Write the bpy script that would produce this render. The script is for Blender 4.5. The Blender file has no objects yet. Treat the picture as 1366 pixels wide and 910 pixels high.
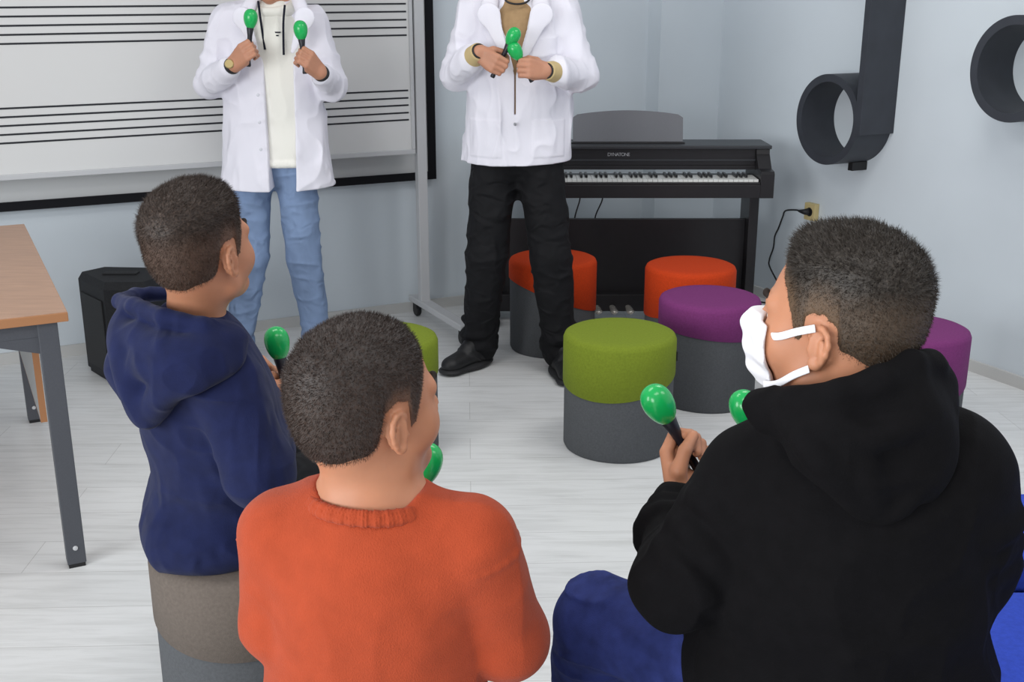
import bpy, bmesh, math, random
import numpy as np
from mathutils import Vector, Matrix

random.seed(7)
rng = np.random.default_rng(7)
SC = bpy.context.scene
COL = SC.collection

def A(*v): return np.array(v, float)
def nrm(v): v = np.asarray(v, float); return v / np.linalg.norm(v)
def lin(c):
    c = c / 255.0
    return c / 12.92 if c <= 0.04045 else ((c + 0.055) / 1.055) ** 2.4
def rgb(r, g, b): return (lin(r), lin(g), lin(b), 1.0)

E1 = A(.891, .454, 0)      # along the board wall, to the right
E2 = A(-.454, .891, 0)     # along the right wall, away
def RM(a, b, z=0.0): return E1 * a + E2 * b + A(0, 0, z)   # room coordinates
ROOM_ANGLE = math.atan2(.454, .891)

# ------------------------------------------------------------------ materials
MATS = {}
def mat(name, col, rough=.6, spec=.4, var=0.0, scale=40.0, bump=0.0, bscale=300.0, stretch=(1, 1, 1), sheen=0.0, metal=0.0, coord='Object', sss=0.0, lo=None, wr=0.0, wscale=16.0, wst=(1, 1, .55)):
    if name in MATS: return MATS[name]
    m = bpy.data.materials.new(name); m.use_nodes = True
    nt = m.node_tree; b = nt.nodes['Principled BSDF']
    b.inputs['Base Color'].default_value = col
    b.inputs['Roughness'].default_value = rough
    b.inputs['Specular IOR Level'].default_value = spec
    b.inputs['Metallic'].default_value = metal
    if sheen:
        b.inputs['Sheen Weight'].default_value = sheen
        b.inputs['Sheen Roughness'].default_value = .5
    if sss:
        b.inputs['Subsurface Weight'].default_value = sss
        b.inputs['Subsurface Radius'].default_value = (.012, .004, .002)
        b.inputs['Subsurface Scale'].default_value = .6
    if var or bump:
        tc = nt.nodes.new('ShaderNodeTexCoord'); mp = nt.nodes.new('ShaderNodeMapping')
        mp.inputs['Scale'].default_value = stretch
        nt.links.new(tc.outputs[coord], mp.inputs['Vector'])
    if var:
        n = nt.nodes.new('ShaderNodeTexNoise'); n.inputs['Scale'].default_value = scale; n.inputs['Detail'].default_value = 5
        nt.links.new(mp.outputs['Vector'], n.inputs['Vector'])
        r = nt.nodes.new('ShaderNodeValToRGB')
        r.color_ramp.elements[0].position = .3; r.color_ramp.elements[1].position = .7
        c0 = lo if lo else tuple(x * (1 - var) for x in col[:3]) + (1,)
        c1 = tuple(min(1, x * (1 + var)) for x in col[:3]) + (1,)
        r.color_ramp.elements[0].color = c0; r.color_ramp.elements[1].color = c1
        nt.links.new(n.outputs['Fac'], r.inputs['Fac']); nt.links.new(r.outputs['Color'], b.inputs['Base Color'])
    if bump:
        n2 = nt.nodes.new('ShaderNodeTexNoise'); n2.inputs['Scale'].default_value = bscale; n2.inputs['Detail'].default_value = 3
        nt.links.new(mp.outputs['Vector'], n2.inputs['Vector'])
        bp = nt.nodes.new('ShaderNodeBump'); bp.inputs['Strength'].default_value = bump; bp.inputs['Distance'].default_value = .002
        nt.links.new(n2.outputs['Fac'], bp.inputs['Height']); nt.links.new(bp.outputs['Normal'], b.inputs['Normal'])
        if wr:     # soft creases of cloth
            mp3 = nt.nodes.new('ShaderNodeMapping'); mp3.inputs['Scale'].default_value = wst
            nt.links.new(tc.outputs[coord], mp3.inputs['Vector'])
            n3 = nt.nodes.new('ShaderNodeTexNoise'); n3.noise_type = 'RIDGED_MULTIFRACTAL'; n3.inputs['Scale'].default_value = wscale; n3.inputs['Detail'].default_value = 2.5; n3.inputs['Distortion'].default_value = .9
            nt.links.new(mp3.outputs['Vector'], n3.inputs['Vector'])
            b3 = nt.nodes.new('ShaderNodeBump'); b3.inputs['Strength'].default_value = wr; b3.inputs['Distance'].default_value = .022
            nt.links.new(n3.outputs['Fac'], b3.inputs['Height']); nt.links.new(b3.outputs['Normal'], bp.inputs['Normal'])
    MATS[name] = m
    return m

# ------------------------------------------------------------------ objects
def tag(o, label=None, cat=None, group=None, kind=None):
    if label: o['label'] = label
    if cat: o['category'] = cat
    if group: o['group'] = group
    if kind: o['kind'] = kind
    return o

def empty(name, loc, label, cat, group=None, rz=0.0):
    o = bpy.data.objects.new(name, None); COL.objects.link(o)
    o.empty_display_size = .05
    o.location = Vector(loc); o.rotation_euler = (0, 0, rz)
    return tag(o, label, cat, group)

def mesh_obj(name, V, F, mats, parent=None, origin=None, smooth=False, midx=None):
    """V in world coordinates unless the parent is rotated; parents here are never scaled."""
    V = np.asarray(V, float)
    org = np.zeros(3)
    if parent is not None:
        org = ABS[parent.name]
    elif origin is not None:
        org = np.asarray(origin, float)
    me = bpy.data.meshes.new(name)
    me.from_pydata((V - org).tolist(), [], [list(map(int, f)) for f in F])
    if not isinstance(mats, (list, tuple)): mats = [mats]
    for m in mats: me.materials.append(m)
    if midx is not None: me.polygons.foreach_set('material_index', np.asarray(midx, np.int32))
    if smooth: me.polygons.foreach_set('use_smooth', np.ones(len(me.polygons), bool))
    me.update()
    o = bpy.data.objects.new(name, me); COL.objects.link(o)
    if parent is not None:
        o.parent = parent
        ABS[o.name] = org
    else:
        o.location = Vector(org); ABS[o.name] = org
    return o
ABS = {}

class MB:
    """collects shapes into one mesh; all coordinates local to whatever frame the caller uses"""
    def __init__(s): s.V = []; s.F = []; s.M = []
    def add(s, V, F, m=0):
        k = len(s.V); s.V += [tuple(v) for v in V]; s.F += [[i + k for i in f] for f in F]; s.M += [m] * len(F)
        return s
    def box(s, c, half, M=None, bevel=0.0, m=0):
        bm = bmesh.new(); bmesh.ops.create_cube(bm, size=2.0)
        for v in bm.verts: v.co = Vector((v.co.x * half[0], v.co.y * half[1], v.co.z * half[2]))
        if bevel: bmesh.ops.bevel(bm, geom=bm.edges[:], offset=bevel, segments=2, affect='EDGES', profile=.6)
        M = np.eye(3) if M is None else M
        V = [M @ np.array(v.co) + np.asarray(c) for v in bm.verts]
        for i, v in enumerate(bm.verts): v.index = i
        F = [[v.index for v in f.verts] for f in bm.faces]
        bm.free(); return s.add(V, F, m)
    def prism(s, poly, z0, z1, m=0):
        n = len(poly)
        V = [(p[0], p[1], z0) for p in poly] + [(p[0], p[1], z1) for p in poly]
        F = [[(i), (i + 1) % n, n + (i + 1) % n, n + i] for i in range(n)] + [list(range(n))[::-1], list(range(n, 2 * n))]
        return s.add(V, F, m)
    def sweep(s, pts, rad, n=10, m=0, caps=True, flat=1.0, up=None):
        pts = [np.asarray(p, float) for p in pts]; N = len(pts)
        rad = [rad] * N if np.isscalar(rad) else rad
        V = []; pu = None
        for i in range(N):
            t = nrm(pts[min(i + 1, N - 1)] - pts[max(i - 1, 0)])
            if pu is None:
                a = A(0, 0, 1) if abs(t[2]) < .9 else A(1, 0, 0)
                if up is not None: a = np.asarray(up, float)
                pu = nrm(a - t * (a @ t))
            else:
                pu = nrm(pu - t * (pu @ t))
            b = np.cross(t, pu)
            for k in range(n):
                an = 2 * math.pi * k / n
                V.append(pts[i] + rad[i] * (math.cos(an) * pu + flat * math.sin(an) * b))
        F = []
        for i in range(N - 1):
            for k in range(n):
                F.append([i * n + k, i * n + (k + 1) % n, (i + 1) * n + (k + 1) % n, (i + 1) * n + k])
        if caps: F += [list(range(n))[::-1], list(range((N - 1) * n, N * n))]
        return s.add(V, F, m)
    def lathe(s, prof, n=48, c=(0, 0, 0), M=None, m=0):
        M = np.eye(3) if M is None else M; c = np.asarray(c, float)
        V = []
        for r, z in prof:
            for k in range(n):
                a = 2 * math.pi * k / n
                V.append(c + M @ A(r * math.cos(a), r * math.sin(a), z))
        F = []
        for i in range(len(prof) - 1):
            for k in range(n):
                F.append([i * n + k, i * n + (k + 1) % n, (i + 1) * n + (k + 1) % n, (i + 1) * n + k])
        F += [list(range(n))[::-1], list(range((len(prof) - 1) * n, len(prof) * n))]
        return s.add(V, F, m)
    def build(s, name, mats, parent=None, origin=None, smooth=False, angle=None):
        o = mesh_obj(name, s.V, s.F, mats, parent, origin, smooth or angle is not None, s.M)
        if angle is not None:
            o.data.set_sharp_from_angle(angle=math.radians(angle))
        return o

# in a frame: parent Empty sits at the origin of the local coordinates
def root(name, loc, label, cat, group=None, rz=0.0):
    o = empty(name, loc, label, cat, group, rz); ABS[o.name] = np.zeros(3)
    return o
ABSW = ABS

# ------------------------------------------------------------------ implicit surfaces
def _hash(ix, iy, iz):
    h = (ix * 374761393 + iy * 668265263 + iz * 2147483647 + 1013904223).astype(np.int64) & 0xffffffff
    h = ((h ^ (h >> 13)) * 1274126177) & 0xffffffff
    return ((h ^ (h >> 16)) & 0xffff) / 32767.5 - 1.0
def vnoise(P, sc):
    Q = P * sc; I = np.floor(Q).astype(np.int64); f = Q - I; f = f * f * (3 - 2 * f)
    r = 0
    for dx in (0, 1):
        for dy in (0, 1):
            for dz in (0, 1):
                w = (f[:, 0] if dx else 1 - f[:, 0]) * (f[:, 1] if dy else 1 - f[:, 1]) * (f[:, 2] if dz else 1 - f[:, 2])
                r = r + w * _hash(I[:, 0] + dx, I[:, 1] + dy, I[:, 2] + dz)
    return r

def RC(a, b, ra, rb):
    a = np.asarray(a, float); b = np.asarray(b, float)
    ba = b - a; l2 = ba @ ba; rr = ra - rb; a2 = l2 - rr * rr
    lo = np.minimum(a - ra, b - rb); hi = np.maximum(a + ra, b + rb)
    if a2 <= 1e-12:
        c, r = (a, ra) if ra > rb else (b, rb)
        return (lambda P: np.linalg.norm(P - c, axis=1) - r, lo, hi)
    il2 = 1 / l2
    def fn(P):
        pa = P - a; y = pa @ ba; z = y - l2
        x = pa * l2 - y[:, None] * ba; x2 = (x * x).sum(1)
        y2 = y * y * l2; z2 = z * z * l2
        k = np.sign(rr) * rr * rr * x2
        d = (np.sqrt(x2 * a2 * il2) + y * rr) * il2 - ra
        m1 = np.sign(z) * a2 * z2 > k; d = np.where(m1, np.sqrt(x2 + z2) * il2 - rb, d)
        m2 = (~m1) & (np.sign(y) * a2 * y2 < k); d = np.where(m2, np.sqrt(x2 + y2) * il2 - ra, d)
        return d
    return (fn, lo, hi)

def RCS(a, b, ra, rb, M, sc):
    """round cone squashed along the axes of M (columns) by factors sc"""
    a = np.asarray(a, float); b = np.asarray(b, float); sc = np.asarray(sc, float)
    T = M / sc          # column-wise
    o = (a + b) / 2
    f, l, h = RC((a - o) @ T, (b - o) @ T, ra, rb)
    mn = sc.min(); R = max(ra, rb) * max(1, sc.max())
    return (lambda P: f((P - o) @ T) * mn, np.minimum(a, b) - R, np.maximum(a, b) + R)

def EL(c, r, M=None):
    c = np.asarray(c, float); r = np.asarray(r, float); M = np.eye(3) if M is None else M
    R = r.max()
    def fn(P):
        q = (P - c) @ M
        k0 = np.sqrt(((q / r) ** 2).sum(1)); k1 = np.sqrt(((q / (r * r)) ** 2).sum(1)) + 1e-9
        return np.where(k0 < .3, (k0 - 1) * r.min(), k0 * (k0 - 1) / k1)
    ext = np.sqrt(((M * r) ** 2).sum(1))
    return (fn, c - ext, c + ext)

def BX(c, h, M=None, rad=0.0):
    c = np.asarray(c, float); h = np.asarray(h, float); M = np.eye(3) if M is None else M
    def fn(P):
        q = np.abs((P - c) @ M) - (h - rad)
        return np.linalg.norm(np.maximum(q, 0), axis=1) + np.minimum(q.max(1), 0) - rad
    ext = (np.abs(M) * h).sum(1)
    return (fn, c - ext, c + ext)

def PL(p, n):
    p = np.asarray(p, float); n = nrm(n)
    return (lambda P: (P - p) @ n, None, None)

class S:
    def __init__(s): s.ops = []
    def u(s, pr, k=.02): s.ops.append(('u', pr, k)); return s
    def us(s, prs, k=.02):
        for p in prs: s.u(p, k)
        return s
    def sub(s, pr, k=.005): s.ops.append(('s', pr, k)); return s
    def inter(s, pr, k=.003): s.ops.append(('i', pr, k)); return s
    def disp(s, fn): s.ops.append(('d', fn, 0)); return s
    def merge(s, other, k=.02):
        s.ops.append(('m', other, k)); return s
    def bounds(s):
        lo = []; hi = []
        for o, p, k in s.ops:
            if o == 'u': lo.append(p[1]); hi.append(p[2])
            if o == 'm':
                a, b = p.bounds(); lo.append(a); hi.append(b)
        return np.min(lo, 0), np.max(hi, 0)
    def ev(s, P, margin=.03):
        n = len(P); d = np.full(n, 9.0); clo = P.min(0) - margin; chi = P.max(0) + margin
        for o, p, k in s.ops:
            if o == 'd': d = d + p(P); continue
            if o == 'm':
                e = p.ev(P, margin)
                if k <= 0: d = np.minimum(d, e)
                else:
                    h = np.maximum(k - np.abs(d - e), 0) / k; d = np.minimum(d, e) - h * h * k * .25
                continue
            f, lo, hi = p
            if lo is not None and o != 'i':
                if ((lo - k) > chi).any() or ((hi + k) < clo).any(): continue
            e = f(P)
            if o == 's': e = -e
            if o == 'u':
                if k <= 0: d = np.minimum(d, e)
                else:
                    h = np.maximum(k - np.abs(d - e), 0) / k; d = np.minimum(d, e) - h * h * k * .25
            else:
                if k <= 0: d = np.maximum(d, e)
                else:
                    h = np.maximum(k - np.abs(d - e), 0) / k; d = np.maximum(d, e) + h * h * k * .25
        return d

def polygonize(s, cell, pad=.02, lo=None, hi=None):
    b0, b1 = s.bounds()
    lo = b0 - pad if lo is None else np.maximum(np.asarray(lo, float), b0 - pad)
    hi = b1 + pad if hi is None else np.minimum(np.asarray(hi, float), b1 + pad)
    nb = np.ceil((hi - lo) / (4 * cell)).astype(int) + 1
    g = [lo[i] + (np.arange(nb[i]) * 4 + 2) * cell for i in range(3)]
    G = np.stack(np.meshgrid(*g, indexing='ij'), -1).reshape(-1, 3)
    cd = np.empty(len(G))
    for i in range(0, len(G), 40000): cd[i:i + 40000] = s.ev(G[i:i + 40000], margin=1.0)
    cd = cd.reshape(nb)
    act = np.abs(cd) < 4 * cell * .87 * 1.6 + cell
    dims = nb * 4 + 1
    val = np.ones(dims, np.float32)
    rep = np.repeat(np.repeat(np.repeat(cd, 4, 0), 4, 1), 4, 2)
    val[:-1, :-1, :-1] = rep
    bi = np.argwhere(act)
    key = (bi // 6) @ np.array([1000000, 1000, 1]); bi = bi[np.argsort(key, kind='stable')]; key = np.sort(key, kind='stable')
    off = np.stack(np.meshgrid(*[np.arange(5)] * 3, indexing='ij'), -1).reshape(-1, 3)
    cuts = np.flatnonzero(np.diff(key)) + 1
    for grp in np.split(bi, cuts):
        if not len(grp): continue
        I = (grp[:, None, :] * 4 + off[None]).reshape(-1, 3)
        v = s.ev(lo + I * cell)
        val[I[:, 0], I[:, 1], I[:, 2]] = v
    val[0] = 1; val[-1] = 1; val[:, 0] = 1; val[:, -1] = 1; val[:, :, 0] = 1; val[:, :, -1] = 1
    neg = val < 0
    c = neg[:-1, :-1, :-1].astype(np.int8)
    tot = np.zeros_like(c)
    for dx in (0, 1):
        for dy in (0, 1):
            for dz in (0, 1):
                tot += neg[dx:dims[0] - 1 + dx, dy:dims[1] - 1 + dy, dz:dims[2] - 1 + dz]
    I = np.argwhere((tot > 0) & (tot < 8))
    idx = np.full(tot.shape, -1, np.int32); idx[I[:, 0], I[:, 1], I[:, 2]] = np.arange(len(I))
    acc = np.zeros((len(I), 3)); cnt = np.zeros(len(I))
    corners = [(a, b, e) for a in (0, 1) for b in (0, 1) for e in (0, 1)]
    for p in corners:
        for ax in range(3):
            if p[ax]: continue
            q = list(p); q[ax] = 1
            v0 = val[I[:, 0] + p[0], I[:, 1] + p[1], I[:, 2] + p[2]].astype(float)
            v1 = val[I[:, 0] + q[0], I[:, 1] + q[1], I[:, 2] + q[2]].astype(float)
            m = (v0 < 0) != (v1 < 0)
            t = np.where(m, v0 / np.where(m, v0 - v1, 1), 0)
            pt = np.tile(np.array(p, float), (len(I), 1)); pt[:, ax] += t
            acc += pt * m[:, None]; cnt += m
    V = lo + (I + acc / np.maximum(cnt, 1)[:, None]) * cell
    Fs = []
    for ax in range(3):
        a1, a2 = (ax + 1) % 3, (ax + 2) % 3
        sl0 = [slice(None)] * 3; sl1 = [slice(None)] * 3
        sl0[ax] = slice(0, -1); sl1[ax] = slice(1, None)
        n0 = neg[tuple(sl0)]; n1 = neg[tuple(sl1)]
        E = np.argwhere(n0 != n1)
        flip = n1[E[:, 0], E[:, 1], E[:, 2]]
        qs = []
        for d1, d2 in ((-1, -1), (0, -1), (0, 0), (-1, 0)):
            J = E.copy(); J[:, a1] += d1; J[:, a2] += d2
            qs.append(idx[J[:, 0], J[:, 1], J[:, 2]])
        Q = np.stack(qs, 1); Q[flip] = Q[flip][:, ::-1]
        Fs.append(Q)
    F = np.concatenate(Fs)
    F = F[(F >= 0).all(1)]
    return V, F

def relax(V, F, it=1, f=.5):
    n = len(V)
    for _ in range(it):
        acc = np.zeros_like(V); cnt = np.zeros(n)
        for a, b in ((0, 1), (1, 2), (2, 3), (3, 0)):
            np.add.at(acc, F[:, a], V[F[:, b]]); np.add.at(acc, F[:, b], V[F[:, a]])
            np.add.at(cnt, F[:, a], 1); np.add.at(cnt, F[:, b], 1)
        V = V + f * (acc / np.maximum(cnt, 1)[:, None] - V)
    return V

def blob(name, s, cell, mats, parent=None, origin=None, it=1, lo=None, hi=None):
    V, F = polygonize(s, cell, lo=lo, hi=hi)
    if it: V = relax(V, F, it)
    org = ABS[parent.name] if parent is not None else np.asarray(origin if origin is not None else (0, 0, 0), float)
    me = bpy.data.meshes.new(name)
    me.vertices.add(len(V)); me.vertices.foreach_set('co', (V - org).astype(np.float32).ravel())
    me.loops.add(F.size); me.loops.foreach_set('vertex_index', F.astype(np.int32).ravel())
    me.polygons.add(len(F)); me.polygons.foreach_set('loop_start', np.arange(0, F.size, 4, dtype=np.int32))
    me.polygons.foreach_set('loop_total', np.full(len(F), 4, np.int32))
    me.polygons.foreach_set('use_smooth', np.ones(len(F), bool))
    me.update(calc_edges=True); me.validate()
    if not isinstance(mats, (list, tuple)): mats = [mats]
    for m in mats: me.materials.append(m)
    o = bpy.data.objects.new(name, me); COL.objects.link(o)
    ABS[o.name] = org
    if parent is not None: o.parent = parent
    else: o.location = Vector(org)
    return o, V, F

# ------------------------------------------------------------------ camera
cam = bpy.data.cameras.new('camera'); cam.sensor_width = 36; cam.lens = 1500 / 1366 * 36
cam.clip_start = .05; cam.clip_end = 60
co = bpy.data.objects.new('camera', cam); COL.objects.link(co)
pit = math.radians(17.0)
co.location = (0, 0, 1.53); co.rotation_euler = (math.pi / 2 - pit, 0, 0)
SC.camera = co
SC.view_settings.view_transform = 'Standard'; SC.view_settings.look = 'None'
SC.view_settings.gamma = 1; SC.view_settings.use_curve_mapping = False
SC.view_settings.exposure = 0.0

# ------------------------------------------------------------------ setting
WALL = mat('wall_paint', rgb(208, 216, 222), .75, .25, var=.02, scale=3)
BASEB = mat('baseboard_white', rgb(196, 196, 194), .5, .4)
def floor_mat():
    m = bpy.data.materials.new('pale_laminate'); m.use_nodes = True
    nt = m.node_tree; b = nt.nodes['Principled BSDF']; L = nt.links.new
    tc = nt.nodes.new('ShaderNodeTexCoord'); mp = nt.nodes.new('ShaderNodeMapping')
    mp.inputs['Rotation'].default_value = (0, 0, -.04)
    L(tc.outputs['Object'], mp.inputs['Vector'])
    br = nt.nodes.new('ShaderNodeTexBrick'); br.offset = .37; br.inputs['Scale'].default_value = 1
    br.inputs['Brick Width'].default_value = 1.25; br.inputs['Row Height'].default_value = .19
    br.inputs['Mortar Size'].default_value = .0012; br.inputs['Mortar Smooth'].default_value = .3
    br.inputs['Color1'].default_value = rgb(222, 223, 223); br.inputs['Color2'].default_value = rgb(217, 218, 218)
    br.inputs['Mortar'].default_value = rgb(186, 186, 185)
    L(mp.outputs['Vector'], br.inputs['Vector'])
    mp2 = nt.nodes.new('ShaderNodeMapping'); mp2.inputs['Scale'].default_value = (1.6, 16, 1)
    mp2.inputs['Rotation'].default_value = (0, 0, -.04)
    L(tc.outputs['Object'], mp2.inputs['Vector'])
    n = nt.nodes.new('ShaderNodeTexNoise'); n.inputs['Scale'].default_value = 2.2; n.inputs['Detail'].default_value = 8; n.inputs['Roughness'].default_value = .62; n.inputs['Distortion'].default_value = .6
    L(mp2.outputs['Vector'], n.inputs['Vector'])
    r = nt.nodes.new('ShaderNodeValToRGB'); r.color_ramp.elements[0].position = .30; r.color_ramp.elements[1].position = .56
    r.color_ramp.elements[0].color = rgb(236, 236, 235); r.color_ramp.elements[1].color = (1, 1, 1, 1)
    L(n.outputs['Fac'], r.inputs['Fac'])
    mx = nt.nodes.new('ShaderNodeMix'); mx.data_type = 'RGBA'; mx.blend_type = 'MULTIPLY'; mx.inputs['Factor'].default_value = 1
    L(br.outputs['Color'], mx.inputs['A']); L(r.outputs['Color'], mx.inputs['B']); L(mx.outputs['Result'], b.inputs['Base Color'])
    b.inputs['Roughness'].default_value = .38; b.inputs['Specular IOR Level'].default_value = .35
    return m
FLOOR = floor_mat()

def slab(name, pts2d, z0, z1, m, kind='structure'):
    o = MB().prism([tuple(p[:2]) for p in pts2d], z0, z1).build(name, m)
    return tag(o, kind=kind)
slab('floor', [RM(-4.5, -3.2), RM(3.95, -3.2), RM(3.95, 5.28), RM(-4.5, 5.28)], -.1, 0, FLOOR)
slab('wall_back', [RM(-4.5, 5.16), RM(3.95, 5.16), RM(3.95, 5.28), RM(-4.5, 5.28)], 0, 2.9, WALL)
slab('wall_right', [RM(3.83, -3.2), RM(3.95, -3.2), RM(3.95, 5.16), RM(3.83, 5.16)], 0, 2.9, WALL)
slab('wall_corner', [RM(3.435, 5.04), RM(3.83, 5.04), RM(3.83, 5.16), RM(3.435, 5.16)], 0, 2.9, WALL)
slab('baseboard_back', [RM(-4.5, 5.145), RM(3.435, 5.145), RM(3.435, 5.16), RM(-4.5, 5.16)], 0, .05, BASEB)
slab('baseboard_right', [RM(3.815, -3.2), RM(3.83, -3.2), RM(3.83, 5.04), RM(3.815, 5.04)], 0, .05, BASEB)

# ------------------------------------------------------------------ projection screen on the wall
WHITE_FAB = mat('screen_white', rgb(205, 206, 206), .8, .2)
BLACK_FAB = mat('screen_black', rgb(26, 26, 30), .8, .2)
def room_box(mb, a0, a1, b0, b1, z0, z1, m=0, org=None, bevel=0.0, tilt=0.0):
    c = RM((a0 + a1) / 2, (b0 + b1) / 2, (z0 + z1) / 2)
    M = np.stack([E1, E2, A(0, 0, 1)], 1)
    if org is not None: c = c - org
    return mb.box(c, (abs(a1 - a0) / 2, abs(b1 - b0) / 2, abs(z1 - z0) / 2), M, bevel, m)
so = RM(.86, 5.13, .69)
t = root('projection_screen', so, 'wall mounted projection screen with wide black border behind the staff whiteboard', 'screen')
mb = MB(); room_box(mb, -.40, 2.145, 5.12, 5.158, .71, 2.3, org=so); mb.build('screen_surface', WHITE_FAB, t)
mb = MB()
room_box(mb, -.44, 2.185, 5.110, 5.159, .672, .71, org=so); room_box(mb, 2.145, 2.185, 5.110, 5.159, .71, 2.34, org=so)
room_box(mb, -.44, -.40, 5.110, 5.159, .71, 2.34, org=so); room_box(mb, -.40, 2.145, 5.110, 5.159, 2.3, 2.34, org=so)
mb.build('border', BLACK_FAB, t)

# ------------------------------------------------------------------ whiteboard with staves on its mobile stand
BOARD = mat('board_white', rgb(213, 213, 212), .35, .45)
ALU = mat('stand_silver', rgb(190, 191, 193), .4, .5)
INK = mat('staff_ink', rgb(32, 34, 40), .5, .4)
DARKPL = mat('dark_plastic', rgb(30, 30, 32), .5, .4)
bo = RM(1.0, 4.96, 0)
t = root('staff_whiteboard', bo, 'white music board with two printed five line staves on a silver stand', 'whiteboard')
mb = MB(); room_box(mb, -.55, 2.0, 4.955, 4.975, .845, 1.85, org=bo)
mb.build('board_panel', BOARD, t)
mb = MB()
for zl, zr in ((1.482, 1.512), (1.448, 1.478), (1.414, 1.442), (1.380, 1.408), (1.346, 1.374), (1.098, 1.128), (1.064, 1.094), (1.029, 1.062), (.994, 1.028), (.960, .996)):
    # each staff line is printed across the board, very slightly off level
    a0, a1 = -.5, 1.985; sl = (zr - zl) / (1.985 - .24) * .35; zm = (zl + zr) / 2 + (1.985 + .24) / 2 * -sl
    z0 = zm + sl * a0; z1 = zm + sl * a1; hh = .0037; b = 4.9535
    q = [RM(a0, b, z0 - hh), RM(a1, b, z1 - hh), RM(a1, b, z1 + hh), RM(a0, b, z0 + hh)]
    q2 = [p + E2 * .003 for p in q]
    mb.add([p - bo for p in q + q2], [[0, 1, 2, 3], [7, 6, 5, 4], [0, 4, 5, 1], [1, 5, 6, 2], [2, 6, 7, 3], [3, 7, 4, 0]])
mb.build('staff_lines', INK, t)
mb = MB(); room_box(mb, -.58, 2.012, 4.945, 4.98, .825, .847, org=bo, bevel=.003); room_box(mb, 1.995, 2.012, 4.945, 4.98, .847, 1.88, org=bo, bevel=.003)
room_box(mb, -.58, -.55, 4.945, 4.98, .847, 1.88, org=bo); room_box(mb, -.55, 1.995, 4.945, 4.98, 1.85, 1.88, org=bo)
mb.build('board_frame', ALU, t)
for a in (2.045, -.62):
    mb = MB(); room_box(mb, a - .024, a + .024, 4.945, 4.985, .10, 1.95, org=bo, bevel=.004); mb.build('post', ALU, t)
    mb = MB(); room_box(mb, a - .03, a + .03, 4.47, 5.10, .075, .105, org=bo, bevel=.006); f = mb.build('foot', ALU, t)
    for b in (4.50, 5.05):
        w = MB(); Mx = np.stack([E2, A(0, 0, 1), E1], 1)
        w.lathe([(.001, -.012), (.028, -.012), (.033, -.007), (.033, .007), (.028, .012), (.001, .012)], 20, RM(a, b + .01, .034) - bo, Mx)
        room_box(w, a - .016, a + .016, b - .02, b + .025, .045, .08, org=bo)
        w.build('caster', DARKPL, f, smooth=False)

# ------------------------------------------------------------------ PA speaker on the floor
SPK = mat('speaker_black', rgb(34, 35, 38), .7, .35, var=.25, scale=120, bump=.25, bscale=400)
GRL = mat('speaker_grille', rgb(26, 26, 28), .6, .4, bump=.6, bscale=900)
base = A(-1.62, 4.52, 0)
t = root('loudspeaker', base, 'black floor loudspeaker by the wall left of the boy in navy', 'speaker')
poly = [A(-1.815, 4.575), A(-1.64, 4.375), A(-1.47, 4.38), A(-1.425, 4.50), A(-1.50, 4.655), A(-1.745, 4.675)]
pl = [(p[0] - base[0], p[1] - base[1]) for p in poly]
cen = np.mean(pl, 0)
def scaled(k): return [tuple(cen + (np.array(p) - cen) * k) for p in pl]
mb = MB(); mb.prism(scaled(.95), .0, .02); mb.prism(pl, .02, .405); 
V = [(p[0], p[1], .405) for p in pl] + [(p[0], p[1], .435) for p in scaled(.9)]
mb.add(V, [[i, (i + 1) % 6, 6 + (i + 1) % 6, 6 + i] for i in range(6)] + [list(range(6, 12))])
mb.build('cabinet', SPK, t)
# recessed handle on the lid, rear panel
mb = MB(); mb.box((cen[0] - .02, cen[1] + .01, .437), (.07, .025, .004), bevel=.003); mb.build('handle', GRL, t)
d = nrm(A(pl[1][0] - pl[0][0], pl[1][1] - pl[0][1], 0)); nrm_ = A(d[1], -d[0], 0)
mid = A((pl[0][0] + pl[1][0]) / 2, (pl[0][1] + pl[1][1]) / 2, .2) + nrm_ * .002
mb = MB(); mb.box(mid, (.11, .004, .155), np.stack([d, nrm_, A(0, 0, 1)], 1), bevel=.003); mb.build('grille', GRL, t)

# ------------------------------------------------------------------ office table at the left
WOOD = mat('table_wood', rgb(168, 132, 108), .4, .4, var=.10, scale=9, stretch=(1, 7, 7))
EDGE = mat('table_edge', rgb(160, 112, 76), .45, .4)
STEEL = mat('table_steel', rgb(74, 76, 82), .5, .4, var=.05, scale=200)
PANEL = mat('panel_grey', rgb(150, 152, 152), .55, .35)
to = RM(-.46, 3.72, 0)
t = root('office_table', to, 'wood topped table with dark grey metal legs at the left edge', 'table')
mb = MB(); room_box(mb, -1.2, .25, 3.06, 4.40, .7405, .742, org=to); mb.build('tabletop', WOOD, t)
mb = MB(); room_box(mb, -1.2, .252, 3.058, 4.402, .716, .7405, org=to, bevel=.002); mb.build('edge_band', EDGE, t)
for b in (3.075, 4.335):
    mb = MB(); room_box(mb, .175, .225, b, b + .045, .012, .716, org=to, bevel=.002)
    room_box(mb, .178, .222, b + .003, b + .042, 0, .012, m=1, org=to)
    g = mb.build('leg', [STEEL, DARKPL], t)
    w = MB(); Mx = np.stack([E1, A(0, 0, 1), -E2], 1)
    w.lathe([(.001, 0), (.007, 0), (.006, .003), (.001, .004)], 14, RM(.2, b, .06) - to, Mx); w.build('bolt', ALU, g)
mb = MB(); room_box(mb, -1.1, .2, 3.085, 3.11, .675, .716, org=to)
room_box(mb, .18, .22, 3.12, 4.335, .68, .716, org=to)
p = [RM(.175, 3.085, .676), RM(.02, 3.085, .676), RM(.175, 3.085, .63), RM(.175, 3.11, .676), RM(.02, 3.11, .676), RM(.175, 3.11, .63)]
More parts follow.
